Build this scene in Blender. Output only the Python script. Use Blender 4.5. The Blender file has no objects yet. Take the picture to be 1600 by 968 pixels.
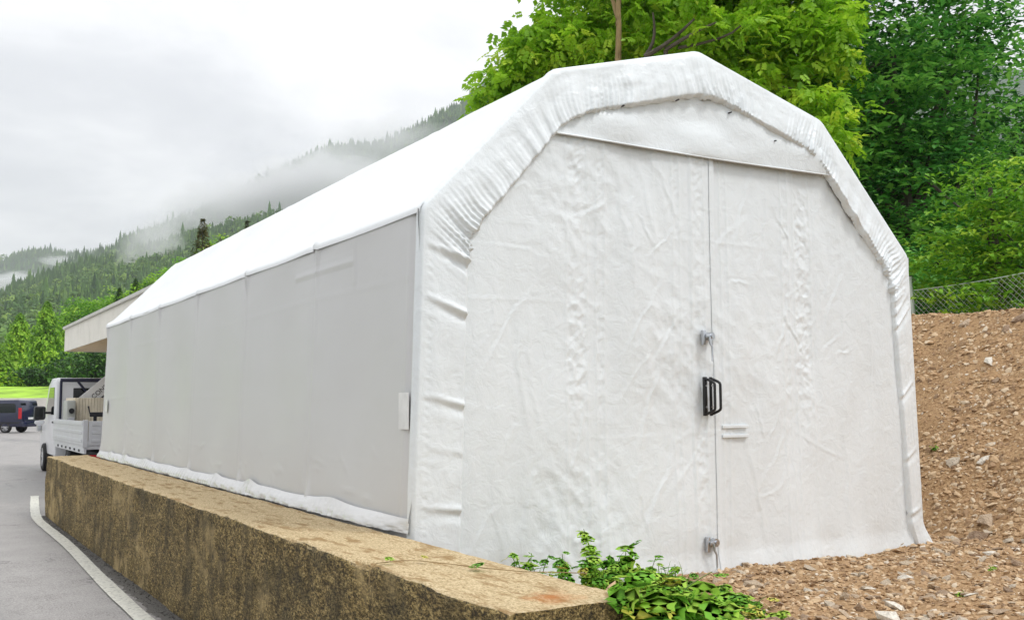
import bpy, bmesh, math, random
import numpy as np
from mathutils import Vector, Matrix
from math import radians, sin, cos, pi

rng = np.random.default_rng(7)
random.seed(7)
sc = bpy.context.scene
COL = sc.collection

# ------------------------------------------------------------------ camera
YAW, PITCH, ROLL = .5359, .0902, -.0045
CAM = np.array([-2.5317, -5.4194, 1.1798])
FPX = 1608.2                      # focal length in pixels of a 1600 px wide picture
def cam_axes():
    cy, sy, cp, sp = cos(YAW), sin(YAW), cos(PITCH), sin(PITCH)
    f = np.array([sy*cp, cy*cp, sp]); r = np.array([cy, -sy, 0.]); u = np.cross(r, f)
    return cos(ROLL)*r+sin(ROLL)*u, -sin(ROLL)*r+cos(ROLL)*u, f
AX_R, AX_U, AX_F = cam_axes()
cd = bpy.data.cameras.new('camera'); cam = bpy.data.objects.new('camera', cd); COL.objects.link(cam)
cd.sensor_width = 36; cd.lens = FPX/1600*36; cd.clip_start = .05; cd.clip_end = 30000
m = Matrix.Identity(4)
for i in range(3):
    m[i][0] = AX_R[i]; m[i][1] = AX_U[i]; m[i][2] = -AX_F[i]; m[i][3] = CAM[i]
cam.matrix_world = m
sc.camera = cam
def heading(u, v):               # direction of a sight line
    return AX_F+AX_R*(u-800)/FPX-AX_U*(v-484)/FPX
def far(u, v, t):                # a point t metres deep
    return CAM+t*heading(u, v)

# ------------------------------------------------------------------ sky, sun, exposure
SUN_DIR = Vector((.50, -.72, 1.25)).normalized()      # towards the sun
w = bpy.data.worlds.new('World'); sc.world = w; w.use_nodes = True
nt = w.node_tree; N = nt.nodes; Lk = nt.links
bg = N['Background']
sky = N.new('ShaderNodeTexSky'); sky.sky_type = 'NISHITA'; sky.sun_disc = False
sky.sun_elevation = math.asin(SUN_DIR.z); sky.sun_rotation = math.atan2(SUN_DIR.x, SUN_DIR.y)
tc = N.new('ShaderNodeTexCoord')
sep = N.new('ShaderNodeSeparateXYZ'); Lk.new(tc.outputs['Generated'], sep.inputs[0])
def mth(op, a, b=None, c=None, tree=None):
    t = tree or nt
    n = t.nodes.new('ShaderNodeMath'); n.operation = op
    for i, v in enumerate((a, b, c)):
        if v is None: continue
        if isinstance(v, (int, float)): n.inputs[i].default_value = v
        else: t.links.new(v, n.inputs[i])
    return n.outputs[0]
zc = mth('MAXIMUM', sep.outputs[2], 0.)
den = mth('ADD', zc, .22)
cx = mth('DIVIDE', sep.outputs[0], den); cy_ = mth('DIVIDE', sep.outputs[1], den)
comb = N.new('ShaderNodeCombineXYZ'); Lk.new(cx, comb.inputs[0]); Lk.new(cy_, comb.inputs[1]); Lk.new(mth('MULTIPLY', zc, 1.5), comb.inputs[2])
n1 = N.new('ShaderNodeTexNoise'); n1.inputs['Scale'].default_value = 1.15; n1.inputs['Detail'].default_value = 7; n1.inputs['Roughness'].default_value = .55; n1.inputs['Distortion'].default_value = .35
Lk.new(comb.outputs[0], n1.inputs['Vector'])
cr = N.new('ShaderNodeValToRGB'); cr.color_ramp.interpolation = 'EASE'
cr.color_ramp.elements[0].position = .36; cr.color_ramp.elements[0].color = (.70, .71, .75, 1)
cr.color_ramp.elements[1].position = .66; cr.color_ramp.elements[1].color = (1.0, 1.0, 1.02, 1)
Lk.new(n1.outputs['Fac'], cr.inputs[0])
grad = mth('MULTIPLY_ADD', zc, 9.0, 8.5)      # an overcast sky is brighter overhead; same scale as the clear sky below it
cl = N.new('ShaderNodeVectorMath'); cl.operation = 'SCALE'; Lk.new(cr.outputs[0], cl.inputs[0]); Lk.new(grad, cl.inputs['Scale'])
mx = N.new('ShaderNodeMix'); mx.data_type = 'RGBA'; mx.inputs[0].default_value = .96
Lk.new(sky.outputs[0], mx.inputs['A']); Lk.new(cl.outputs[0], mx.inputs['B'])
Lk.new(mx.outputs['Result'], bg.inputs['Color']); bg.inputs['Strength'].default_value = .1
sd = bpy.data.lights.new('sun', 'SUN'); sd.energy = 1.5; sd.angle = radians(12); sd.color = (1, .985, .965)
so = bpy.data.objects.new('sun', sd); COL.objects.link(so); so.location = (0, -10, 30)
so.rotation_euler = SUN_DIR.to_track_quat('Z', 'Y').to_euler()
sc.view_settings.view_transform = 'Standard'; sc.view_settings.look = 'None'
sc.view_settings.gamma = 1; sc.view_settings.exposure = .17
sc.cycles.max_bounces = 6; sc.cycles.diffuse_bounces = 3; sc.cycles.glossy_bounces = 3
sc.cycles.transmission_bounces = 4; sc.cycles.volume_bounces = 3; sc.cycles.transparent_max_bounces = 12
sc.cycles.caustics_reflective = False; sc.cycles.caustics_refractive = False
sc.cycles.use_denoising = True
sc.cycles.volume_max_steps = 96

# ------------------------------------------------------------------ helpers: materials
def new_mat(name):
    mt = bpy.data.materials.new(name); mt.use_nodes = True
    return mt, mt.node_tree, mt.node_tree.nodes['Principled BSDF']
def coords(t, kind='Object', scale=(1, 1, 1)):
    c = t.nodes.new('ShaderNodeTexCoord'); mp = t.nodes.new('ShaderNodeMapping')
    mp.inputs['Scale'].default_value = scale
    if kind == 'World':
        g = t.nodes.new('ShaderNodeNewGeometry'); t.links.new(g.outputs['Position'], mp.inputs[0])
    else: t.links.new(c.outputs[kind], mp.inputs[0])
    return mp.outputs[0]
def noise(t, vec, scale, detail=5, rough=.55, dist=0):
    n = t.nodes.new('ShaderNodeTexNoise'); n.inputs['Scale'].default_value = scale; n.inputs['Detail'].default_value = detail
    n.inputs['Roughness'].default_value = rough; n.inputs['Distortion'].default_value = dist
    t.links.new(vec, n.inputs['Vector']); return n.outputs['Fac']
def ramp(t, fac, stops, interp='LINEAR'):
    r = t.nodes.new('ShaderNodeValToRGB'); r.color_ramp.interpolation = interp
    e = r.color_ramp.elements
    while len(e) < len(stops): e.new(.5)
    for el, (p, c) in zip(e, stops):
        el.position = p; el.color = (*c, 1) if len(c) == 3 else c
    t.links.new(fac, r.inputs[0]); return r.outputs[0]
def mixc(t, fac, a, b, mode='MIX'):
    n = t.nodes.new('ShaderNodeMix'); n.data_type = 'RGBA'; n.blend_type = mode
    for k, v in (('A', a), ('B', b)):
        if isinstance(v, tuple): n.inputs[k].default_value = (*v, 1)
        else: t.links.new(v, n.inputs[k])
    if isinstance(fac, (int, float)): n.inputs[0].default_value = fac
    else: t.links.new(fac, n.inputs[0])
    return n.outputs['Result']
def bump(t, b, h, strength=.3, dist=.01):
    n = t.nodes.new('ShaderNodeBump'); n.inputs['Strength'].default_value = strength; n.inputs['Distance'].default_value = dist
    t.links.new(h, n.inputs['Height']); t.links.new(n.outputs[0], b.inputs['Normal'])
def simple(name, col, rough=.5, metal=0., var=.12, scale=8., bmp=0., spec=.5):
    mt, t, b = new_mat(name)
    v = coords(t); f = noise(t, v, scale)
    lo = tuple(c*(1-var) for c in col); hi = tuple(min(1, c*(1+var)) for c in col)
    t.links.new(ramp(t, f, [(.3, lo), (.7, hi)]), b.inputs['Base Color'])
    b.inputs['Roughness'].default_value = rough; b.inputs['Metallic'].default_value = metal
    b.inputs['Specular IOR Level'].default_value = spec
    if bmp: bump(t, b, noise(t, v, scale*6), bmp, .005)
    return mt
def leaf_mat(name, dark, mid, light, trans=.35, rough=.45):
    mt, t, b = new_mat(name)
    a = t.nodes.new('ShaderNodeAttribute'); a.attribute_name = 'tint'
    c = ramp(t, a.outputs['Fac'], [(0, dark), (.55, mid), (1, light)])
    t.links.new(c, b.inputs['Base Color']); b.inputs['Roughness'].default_value = rough
    b.inputs['Specular IOR Level'].default_value = .35
    tr = t.nodes.new('ShaderNodeBsdfTranslucent'); t.links.new(c, tr.inputs['Color'])
    mxs = t.nodes.new('ShaderNodeMixShader'); mxs.inputs[0].default_value = trans
    t.links.new(b.outputs[0], mxs.inputs[1]); t.links.new(tr.outputs[0], mxs.inputs[2])
    t.links.new(mxs.outputs[0], t.nodes['Material Output'].inputs['Surface'])
    return mt

# ------------------------------------------------------------------ helpers: objects
def link(o, parent=None):
    COL.objects.link(o)
    if parent is not None: o.parent = parent
    return o
def mesh_np(name, V, F, tint=None, smooth=True):
    V = np.asarray(V, dtype=np.float32).reshape(-1, 3); F = np.asarray(F, dtype=np.int32)
    k = F.shape[1]; me = bpy.data.meshes.new(name)
    me.vertices.add(len(V)); me.vertices.foreach_set('co', V.ravel())
    me.loops.add(F.size); me.loops.foreach_set('vertex_index', F.ravel())
    me.polygons.add(len(F)); me.polygons.foreach_set('loop_start', np.arange(0, F.size, k, dtype=np.int32))
    me.polygons.foreach_set('loop_total', np.full(len(F), k, dtype=np.int32))
    me.polygons.foreach_set('use_smooth', np.full(len(F), smooth))
    me.update(calc_edges=True)
    if tint is not None:
        at = me.attributes.new('tint', 'FLOAT', 'FACE'); at.data.foreach_set('value', np.asarray(tint, dtype=np.float32))
    me.validate()
    return me
def obj_np(name, V, F, mat, parent=None, tint=None, smooth=True):
    V = np.asarray(V, dtype=float).reshape(-1, 3)
    if parent is not None: V = V-world_loc(parent)
    me = mesh_np(name, V, F, tint, smooth); me.materials.append(mat)
    return link(bpy.data.objects.new(name, me), parent)
def world_loc(o):
    p = np.zeros(3)
    while o is not None:
        p = p+np.array(o.location); o = o.parent
    return p
def grid_faces(nu, nv, flip=False):
    i, j = np.meshgrid(np.arange(nu-1), np.arange(nv-1), indexing='ij')
    a = (i*nv+j).ravel(); f = np.stack([a, a+nv, a+nv+1, a+1], 1)
    return f[:, ::-1] if flip else f
class MB:
    """collects shapes in world coordinates, links them as one mesh"""
    def __init__(s): s.bm = bmesh.new()
    def box(s, lo, hi, bev=0., rot=None):
        lo, hi = Vector(lo), Vector(hi); c = (lo+hi)/2; d = hi-lo
        r = bmesh.ops.create_cube(s.bm, size=1.)
        vs = r['verts']
        for v in vs:
            v.co = Vector((v.co.x*d.x, v.co.y*d.y, v.co.z*d.z))
        if bev:
            es = list({e for v in vs for e in v.link_edges})
            q = bmesh.ops.bevel(s.bm, geom=es, offset=min(bev, .45*min(d)), segments=2, affect='EDGES', profile=.5)
            vs = list({v for f in q['faces'] for v in f.verts} | {v for v in vs if v.is_valid})
        for v in vs:
            co = v.co
            if rot is not None: co = rot @ co
            v.co = co+c
        return s
    def tube(s, pts, rad, n=8, cap=True):
        pts = [Vector(p) for p in pts]
        if not hasattr(rad, '__len__'): rad = [rad]*len(pts)
        rings = []; prev = None
        for i, p in enumerate(pts):
            d = (pts[min(i+1, len(pts)-1)]-pts[max(i-1, 0)]).normalized()
            ref = Vector((0, 0, 1)) if abs(d.z) < .9 else Vector((1, 0, 0))
            x = d.cross(ref).normalized() if prev is None else (prev-d*prev.dot(d)).normalized()
            prev = x; y = d.cross(x)
            rings.append([s.bm.verts.new(p+(x*cos(2*pi*k/n)+y*sin(2*pi*k/n))*rad[i]) for k in range(n)])
        for a, b in zip(rings, rings[1:]):
            for k in range(n): s.bm.faces.new((a[k], a[(k+1) % n], b[(k+1) % n], b[k]))
        if cap:
            s.bm.faces.new(rings[0][::-1]); s.bm.faces.new(rings[-1])
        return s
    def cyl(s, p, q, r, n=20, r2=None): return s.tube([p, q], [r, r if r2 is None else r2], n)
    def prism(s, poly, axis, a, b, bev=0.):
        """poly in the two other axes, extruded from a to b along axis"""
        def mk(uv, w):
            if axis == 0: return (w, uv[0], uv[1])
            if axis == 1: return (uv[0], w, uv[1])
            return (uv[0], uv[1], w)
        va = [s.bm.verts.new(mk(p, a)) for p in poly]; vb = [s.bm.verts.new(mk(p, b)) for p in poly]
        n = len(poly); fs = [s.bm.faces.new(va), s.bm.faces.new(vb[::-1])]
        for i in range(n): fs.append(s.bm.faces.new((va[i], vb[i], vb[(i+1) % n], va[(i+1) % n])))
        bmesh.ops.recalc_face_normals(s.bm, faces=fs)
        if bev:
            es = list({e for f in fs for e in f.edges})
            bmesh.ops.bevel(s.bm, geom=es, offset=bev, segments=2, affect='EDGES', profile=.5)
        return s
    def quad(s, *p):
        s.bm.faces.new([s.bm.verts.new(q) for q in p]); return s
    def build(s, name, mat, parent=None, smooth=False, xf=None):
        if xf is not None: s.bm.transform(xf)
        off = world_loc(parent) if parent is not None else np.zeros(3)
        for v in s.bm.verts: v.co -= Vector(off)
        me = bpy.data.meshes.new(name); s.bm.to_mesh(me); s.bm.free(); me.materials.append(mat)
        if smooth:
            for p in me.polygons: p.use_smooth = True
            try: me.set_sharp_from_angle(angle=radians(35))
            except Exception: pass
        return link(bpy.data.objects.new(name, me), parent)
def tag(o, label=None, cat=None, group=None, kind=None):
    if label: o['label'] = label
    if cat: o['category'] = cat
    if group: o['group'] = group
    if kind: o['kind'] = kind
    return o
def empty(name, loc, label, cat, group=None):
    o = bpy.data.objects.new(name, None); o.location = loc; o.empty_display_size = .2; COL.objects.link(o)
    return tag(o, label, cat, group)

# smooth value noise on arrays
_LAT = rng.random((256, 256))
def vn(x, y, seed=0):
    x = np.asarray(x, float)+seed*17.31; y = np.asarray(y, float)+seed*9.77
    xi = np.floor(x).astype(int); yi = np.floor(y).astype(int); fx = x-xi; fy = y-yi
    fx = fx*fx*fx*(fx*(fx*6-15)+10); fy = fy*fy*fy*(fy*(fy*6-15)+10)
    g = lambda a, b: _LAT[a % 256, b % 256]
    return ((g(xi, yi)*(1-fx)+g(xi+1, yi)*fx)*(1-fy)+(g(xi, yi+1)*(1-fx)+g(xi+1, yi+1)*fx)*fy)*2-1
def fbm(x, y, seed=0, octv=4, gain=.5):
    s = 0; a = 1.; f = 1.
    for o in range(octv):
        s = s+a*vn(np.asarray(x)*f, np.asarray(y)*f, seed+o*3); a *= gain; f *= 2.03
    return s
def worley(x, y, seed=0):
    x = np.asarray(x, float)+seed*7.7; y = np.asarray(y, float)+seed*3.3; xi = np.floor(x).astype(int); yi = np.floor(y).astype(int); best = np.full(x.shape, 9.); sec_ = np.full(x.shape, 9.)
    for dx in (-1, 0, 1):
        for dy in (-1, 0, 1):
            a = xi+dx; b = yi+dy; px = a+_LAT[a % 256, b % 256]; py = b+_LAT[(a+91) % 256, (b+37) % 256]; d = np.hypot(x-px, y-py); sec_ = np.minimum(sec_, np.maximum(best, d)); best = np.minimum(best, d)
    return best, sec_
def crumple(x, y, seed=0):
    f1, f2 = worley(x+.25*vn(x*1.3, y*1.3, seed), y+.25*vn(x*1.3, y*1.3, seed+4), seed); g1, g2 = worley(x*2.1, y*2.1, seed+2)
    return (f1-.45)+.45*(g1-.45)
def sstep(a, b, x):
    t = np.clip((np.asarray(x, float)-a)/(b-a), 0, 1); return t*t*(3-2*t)

# ==================================================================== MATERIALS
def fabric(name, col, rough=.42, bmp=.25, dirt=.05):
    mt, t, b = new_mat(name)
    v = coords(t, 'World')
    f = noise(t, v, 1.1, 6)
    c = ramp(t, f, [(.3, tuple(x*(1-dirt) for x in col)), (.7, col)])
    sp_ = noise(t, coords(t, 'World', (3, 3, .5)), 2.2, 6, .65)
    c = mixc(t, ramp(t, sp_, [(.66, (0, 0, 0)), (.9, (.10, .10, .10))]), c, (.66, .645, .61))
    t.links.new(c, b.inputs['Base Color']); b.inputs['Roughness'].default_value = rough
    b.inputs['Specular IOR Level'].default_value = .45
    h = mth('ADD', noise(t, v, 9, 5, .6, .6), mth('MULTIPLY', noise(t, v, 34, 4, .6), .25, tree=t), tree=t)
    bump(t, b, h, bmp, .02)
    return mt
M = {}
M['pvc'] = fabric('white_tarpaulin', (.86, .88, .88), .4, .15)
M['pvc_side'] = fabric('shaded_side_tarpaulin', (.645, .645, .64), .40, .05, .04)  # same white sheet as the roof; the side's shade is put into its colour
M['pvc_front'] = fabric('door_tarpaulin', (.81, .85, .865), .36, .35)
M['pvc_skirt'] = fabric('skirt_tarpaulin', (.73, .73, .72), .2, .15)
M['chrome'] = simple('zinc_steel', (.55, .57, .6), .28, 1.)
M['black'] = simple('black_plastic', (.012, .012, .013), .35)
M['rivet'] = simple('dark_rivet', (.06, .06, .06), .4, .5)
M['label'] = simple('white_sticker', (.8, .8, .8), .3)

# ==================================================================== SETTING
ROAD = -.42
# --- asphalt
mt, t, b = new_mat('asphalt'); v = coords(t, 'World')
fine = noise(t, v, 75, 4, .8); mid = noise(t, v, 3.0, 6, .6); big = noise(t, coords(t, 'World', (1, .35, 1)), .35, 5, .55, .6)
c = ramp(t, fine, [(.34, (.10, .094, .088)), (.66, (.47, .445, .42))])
c = mixc(t, ramp(t, mid, [(.35, (0, 0, 0)), (.75, (.5, .5, .5))]), c, (.42, .40, .38))
c = mixc(t, ramp(t, big, [(.50, (0, 0, 0)), (.66, (.8, .8, .8))]), c, (.16, .15, .142))
# thin cracks
vo = t.nodes.new('ShaderNodeTexVoronoi'); vo.feature = 'DISTANCE_TO_EDGE'; vo.inputs['Scale'].default_value = .55
wv = t.nodes.new('ShaderNodeVectorMath'); wv.operation = 'ADD'
nz = t.nodes.new('ShaderNodeTexNoise'); nz.inputs['Scale'].default_value = 2.5; nz.inputs['Detail'].default_value = 5; t.links.new(v, nz.inputs['Vector'])
t.links.new(v, wv.inputs[0]); t.links.new(nz.outputs['Color'], wv.inputs[1]); t.links.new(wv.outputs[0], vo.inputs['Vector'])
ck = ramp(t, vo.outputs['Distance'], [(.0, (.8, .8, .8)), (.012, (0, 0, 0))])
ck = mixc(t, 1., ck, ramp(t, noise(t, v, .4, 2), [(.5, (0, 0, 0)), (.6, (1, 1, 1))]), 'MULTIPLY')
c = mixc(t, ck, c, (.04, .038, .036))
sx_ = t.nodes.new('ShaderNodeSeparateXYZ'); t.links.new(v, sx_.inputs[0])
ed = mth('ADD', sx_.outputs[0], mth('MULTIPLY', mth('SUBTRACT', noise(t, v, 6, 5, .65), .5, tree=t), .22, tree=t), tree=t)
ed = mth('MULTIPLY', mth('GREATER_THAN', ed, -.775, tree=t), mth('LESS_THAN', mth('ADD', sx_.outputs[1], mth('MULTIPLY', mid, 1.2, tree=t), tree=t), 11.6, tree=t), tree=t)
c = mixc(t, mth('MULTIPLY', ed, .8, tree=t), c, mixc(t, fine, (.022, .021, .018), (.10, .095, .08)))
t.links.new(c, b.inputs['Base Color'])
t.links.new(ramp(t, big, [(.5, (.6, .6, .6)), (.68, (.33, .33, .33))]), b.inputs['Roughness'])
bump(t, b, fine, .5, .006)
M['asphalt'] = mt
M['earth'] = simple('meadow_ground', (.07, .11, .035), .9, 0, .3, .05)
# ground sheet to the horizon
R_ = 16000.
MB().quad((-R_, -R_, ROAD-.25), (R_, -R_, ROAD-.25), (R_, R_, ROAD-.25), (-R_, R_, ROAD-.25)).build('ground', M['earth'])['kind'] = 'structure'
xs = np.concatenate([[-30, -12, -6], np.linspace(-4, 4, 41), [8, 16, 40, 70]]); ys = np.concatenate([[-20, -8], np.linspace(-4, 30, 86), [36, 45, 60, 80, 112.]])
X, Y = np.meshgrid(xs, ys, indexing='ij')
Z = ROAD+.006*fbm(X*.8, Y*.5, 3)*sstep(-.65, -1.2, X)
tag(obj_np('road', np.stack([X, Y, Z], -1), grid_faces(len(xs), len(ys)), M['asphalt']), kind='structure')

# --- white edge line
mt, t, b = new_mat('road_paint'); v = coords(t, 'World')
wear = noise(t, v, 30, 6, .7)
c = mixc(t, ramp(t, wear, [(.50, (0, 0, 0)), (.68, (.85, .85, .85))]), (.72, .71, .62), (.2, .19, .17))
t.links.new(c, b.inputs['Base Color']); b.inputs['Roughness'].default_value = .5; bump(t, b, noise(t, v, 120, 3), .4, .004)
M['paint'] = mt
path = [(-.86, -4.), (-.885, 0), (-.90, 2.75), (-.86, 5.2), (-.79, 7.4), (-.80, 9.3), (-.80, 10.5), (-.74, 11.3), (-.64, 12.4), (-.40, 14.7)]
pv = []
P_ = []
for i in range(len(path)-1):
    for k in range(8): P_.append(np.array(path[i])*(1-k/8)+np.array(path[i+1])*k/8)
P_.append(np.array(path[-1])); P_ = np.array(P_)
ker = np.ones(9)/9
Ps = P_.copy()
for a in range(2): Ps[4:-4, a] = np.convolve(P_[:, a], ker, 'valid')
D_ = np.gradient(Ps, axis=0); D_ /= np.linalg.norm(D_, axis=1)[:, None]; Nn = np.stack([-D_[:, 1], D_[:, 0]], 1)
hw = .066+.004*fbm(np.arange(len(Ps))*.7, np.zeros(len(Ps)), 5)
L3 = np.concatenate([np.c_[Ps+Nn*hw[:, None], np.full(len(Ps), ROAD+.012)], np.c_[Ps-Nn*hw[:, None], np.full(len(Ps), ROAD+.012)]])
n_ = len(Ps); Fq = np.array([[i, n_+i, n_+i+1, i+1] for i in range(n_-1)])
tag(obj_np('road_marking', L3, Fq, M['paint']), kind='structure')

# --- gravel ground and cut bank
def gz(x, y):
    x = np.asarray(x, float); y = np.asarray(y, float)
    u = x-4.78-.12*vn(y*.9, x*.2, 2)
    z = .03+.35*np.exp(-(((x-.05)/.75)**2+((y+2.0)/.95)**2))
    z = z+np.clip(u, 0, 2.72)*.765
    z = z+.10*np.exp(-((u-.05)/.22)**2)*sstep(.6, -.6, y)*.6
    z = z+.035*sstep(2.2, 4.4, x)*sstep(-1.5, 0, y)
    z = z+.02*fbm(x*1.3, y*1.3, 4)+.012*fbm(x*5, y*5, 6)*sstep(-.2, .3, x)
    z = z+.05*fbm(x*1.1, y*1.1, 8)*sstep(4.9, 5.6, x)
    k = sstep(.55, -.1, x)*sstep(-2.2, -2.7, y)          # falls away to the road past the end of the concrete wall
    return z*(1-k)+(ROAD-.02)*k
mt, t, b = new_mat('gravelly_soil'); v = coords(t, 'World')
f1 = noise(t, v, 3.2, 7, .62); f2 = noise(t, v, 38, 5, .7); f3 = noise(t, v, .9, 4)
c = ramp(t, f2, [(.28, (.12, .060, .022)), (.5, (.36, .215, .10)), (.75, (.58, .40, .215))])
c = mixc(t, ramp(t, f1, [(.4, (0, 0, 0)), (.7, (.55, .55, .55))]), c, (.46, .285, .14))
t.links.new(c, b.inputs['Base Color']); b.inputs['Roughness'].default_value = .9
bump(t, b, f2, .9, .02); M['soil'] = mt
xs = np.concatenate([np.arange(-.055, 8.6, .045), [9, 9.6, 11, 14, 20, 30, 45, 70]])
ys = np.concatenate([np.arange(-4.4, 3.4, .045), np.arange(3.6, 11.05, .3)])
X, Y = np.meshgrid(xs, ys, indexing='ij')
ground_soil = tag(obj_np('gravel_bank', np.stack([X, Y, gz(X, Y)], -1), grid_faces(len(xs), len(ys)), M['soil']), kind='structure')
# terrace behind the top of the bank, overgrown
X, Y = np.meshgrid(np.concatenate([np.arange(8.7, 20, .5), [24, 30, 40, 60, 90]]), np.concatenate([np.arange(-6, 30, 1.), [36, 50, 80]]), indexing='ij')
tag(obj_np('terrace', np.stack([X, Y, 2.13+.05*fbm(X*.4, Y*.4, 9)+.02*np.clip(X-9, 0, 60)], -1), grid_faces(*X.shape), M['earth']), kind='structure')

# --- stones
def stone_mesh(seed, flat):
    r = np.random.default_rng(seed)
    bm = bmesh.new(); bmesh.ops.create_icosphere(bm, subdivisions=1, radius=1)
    V = np.array([v.co for v in bm.verts]); F = np.array([[v.index for v in f.verts] for f in bm.faces]); bm.free()
    d = 1+.55*(r.random(len(V))-.5); V = V*d[:, None]*np.array([1., .55+.4*r.random(), flat])
    # a few flat chipped faces
    for k in range(3):
        n = r.normal(size=3); n /= np.linalg.norm(n); lim = .45+.25*r.random(); s = V@n
        V -= np.outer(np.clip(s-lim*abs(s).max(), 0, None), n)
    return V, F
STONES = [stone_mesh(i, .22+.28*((i*7) % 5)/5) for i in range(14)]
mt, t, b = new_mat('stone_single'); oi = t.nodes.new('ShaderNodeObjectInfo'); v = coords(t)
c = ramp(t, oi.outputs['Random'], [(0, (.26, .15, .08)), (.3, (.44, .29, .17)), (.55, (.55, .40, .26)), (.8, (.64, .52, .37)), (1, (.72, .65, .53))])
c = mixc(t, .35, c, ramp(t, noise(t, v, 3, 6), [(.3, (.15, .1, .06)), (.7, (.6, .5, .38))]))
t.links.new(c, b.inputs['Base Color']); b.inputs['Roughness'].default_value = .75; bump(t, b, noise(t, v, 6, 5), .5, .15); M['stone'] = mt
mt, t, b = new_mat('stone_scatter'); a = t.nodes.new('ShaderNodeAttribute'); a.attribute_name = 'tint'; v = coords(t, 'World')
c = ramp(t, a.outputs['Fac'], [(0, (.14, .075, .032)), (.3, (.42, .25, .115)), (.6, (.58, .40, .22)), (.85, (.70, .57, .40)), (1, (.78, .72, .62))])
c = mixc(t, .25, c, ramp(t, noise(t, v, 60, 4), [(.3, (.15, .09, .05)), (.7, (.6, .45, .3))]))
t.links.new(c, b.inputs['Base Color']); b.inputs['Roughness'].default_value = .8; M['gravel'] = mt
M['pale_stone'] = simple('pale_stone', (.66, .61, .52), .75, 0, .25, 5, .5)
def gnormal(x, y):
    e = .06; n = np.array([-(gz(x+e, y)-gz(x-e, y))/(2*e), -(gz(x, y+e)-gz(x, y-e))/(2*e), np.ones_like(x)]).T
    return n/np.linalg.norm(n, axis=1)[:, None]
def frames(n, ang):
    ref = np.tile([1., 0, 0], (len(n), 1)); x = ref-n*np.sum(ref*n, 1)[:, None]; x /= np.linalg.norm(x, axis=1)[:, None]
    y = np.cross(n, x); c, s = np.cos(ang)[:, None], np.sin(ang)[:, None]
    return np.stack([x*c+y*s, -x*s+y*c, n], -1)            # columns
def inside_tent(x, y): return (x > .1) & (x < 4.36) & (y > .03)
def pix(P):
    d = P-CAM; z = d@AX_F
    return np.stack([800+FPX*(d@AX_R)/z, 484-FPX*(d@AX_U)/z, z], -1)
cand = []
# near apron, then bank
n0 = 25000
x = rng.uniform(-.02, 6.2, n0); y = rng.uniform(-3.4, .15, n0); s = np.exp(rng.normal(-4.15, .5, n0)); cand.append(np.c_[x, y, s])
n1_ = 33000
x = rng.uniform(4.5, 8.3, n1_); y = rng.uniform(-2.4, 3.2, n1_); s = np.exp(rng.normal(-4.1, .55, n1_)); cand.append(np.c_[x, y, s])
S_ = np.concatenate(cand); S_ = S_[~inside_tent(S_[:, 0], S_[:, 1])]
S_[:, 2] = np.clip(S_[:, 2], .004, .055)
# density patches: some strips of bank are nearly bare fines
bare = vn(S_[:, 0]*1.4, S_[:, 1]*1.4, 21)+.5*vn(S_[:, 0]*4, S_[:, 1]*4, 22)
keep = ((S_[:, 0] < 4.7) & (rng.random(len(S_)) < .93)) | (rng.random(len(S_)) < np.clip(.75+.7*bare, .22, 1))
S_ = S_[keep]
P3 = np.c_[S_[:, 0], S_[:, 1], gz(S_[:, 0], S_[:, 1])]
q = pix(P3); vis = (q[:, 0] > -20) & (q[:, 0] < 1640) & (q[:, 1] < 1000)
size_px = np.where(vis, S_[:, 2]/q[:, 2], 0)
hidden = (P3[:, 0] < 1.2) & (P3[:, 1] < -1.2)
size_px[hidden] = 0
order = np.argsort(-size_px); big_i = order[:285]; rest = order[285:]
rest = rest[(q[rest, 0] > 760) & (q[rest, 0] < 2050) & (q[rest, 1] < 1020) & ((q[rest, 0] < 1640) | (rng.random(len(rest)) < .45))]
nr = gnormal(S_[:, 0], S_[:, 1])+rng.normal(0, .28, (len(S_), 3)); nr /= np.linalg.norm(nr, axis=1)[:, None]
FR = frames(nr, rng.uniform(0, 6.28, len(S_)))
smeshes = []
for i, (V, F) in enumerate(STONES):
    me = mesh_np('stone', V, F, smooth=False); me.materials.append(M['stone']); smeshes.append(me)
def put_stone(p, fr, s, k, mat=None):
    o = bpy.data.objects.new('stone', smeshes[k % len(smeshes)]); mm = Matrix(((fr*s)).tolist()).to_4x4(); mm.translation = Vector(p)
    o.matrix_local = mm; link(o, ground_soil)
    if mat is not None:
        o.material_slots[0].link = 'OBJECT'; o.material_slots[0].material = mat
    return o
for k, i in enumerate(big_i): put_stone(P3[i]+nr[i]*S_[i, 2]*.12, FR[i], S_[i, 2], int(rng.integers(14)))
Vs, Fs, Ts = [], [], []; off = 0
kinds = rng.integers(0, 14, len(S_))
for k in range(14):
    idx = rest[kinds[rest] == k]; V, F = STONES[k]
    VV = np.einsum('nij,vj->nvi', FR[idx], V)*S_[idx, 2][:, None, None]+(P3[idx]+nr[idx]*S_[idx, 2][:, None]*.1)[:, None, :]
    FF = F[None]+(np.arange(len(idx))*len(V))[:, None, None]+off
    Vs.append(VV.reshape(-1, 3)); Fs.append(FF.reshape(-1, 3)); off += VV.shape[0]*VV.shape[1]
    Ts.append(np.repeat(np.clip(rng.beta(1.5, 1.8, len(idx)), 0, 1), len(F)))
tag(obj_np('gravel', np.concatenate(Vs), np.concatenate(Fs), M['gravel'], ground_soil, np.concatenate(Ts), smooth=False), kind='stuff')
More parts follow.
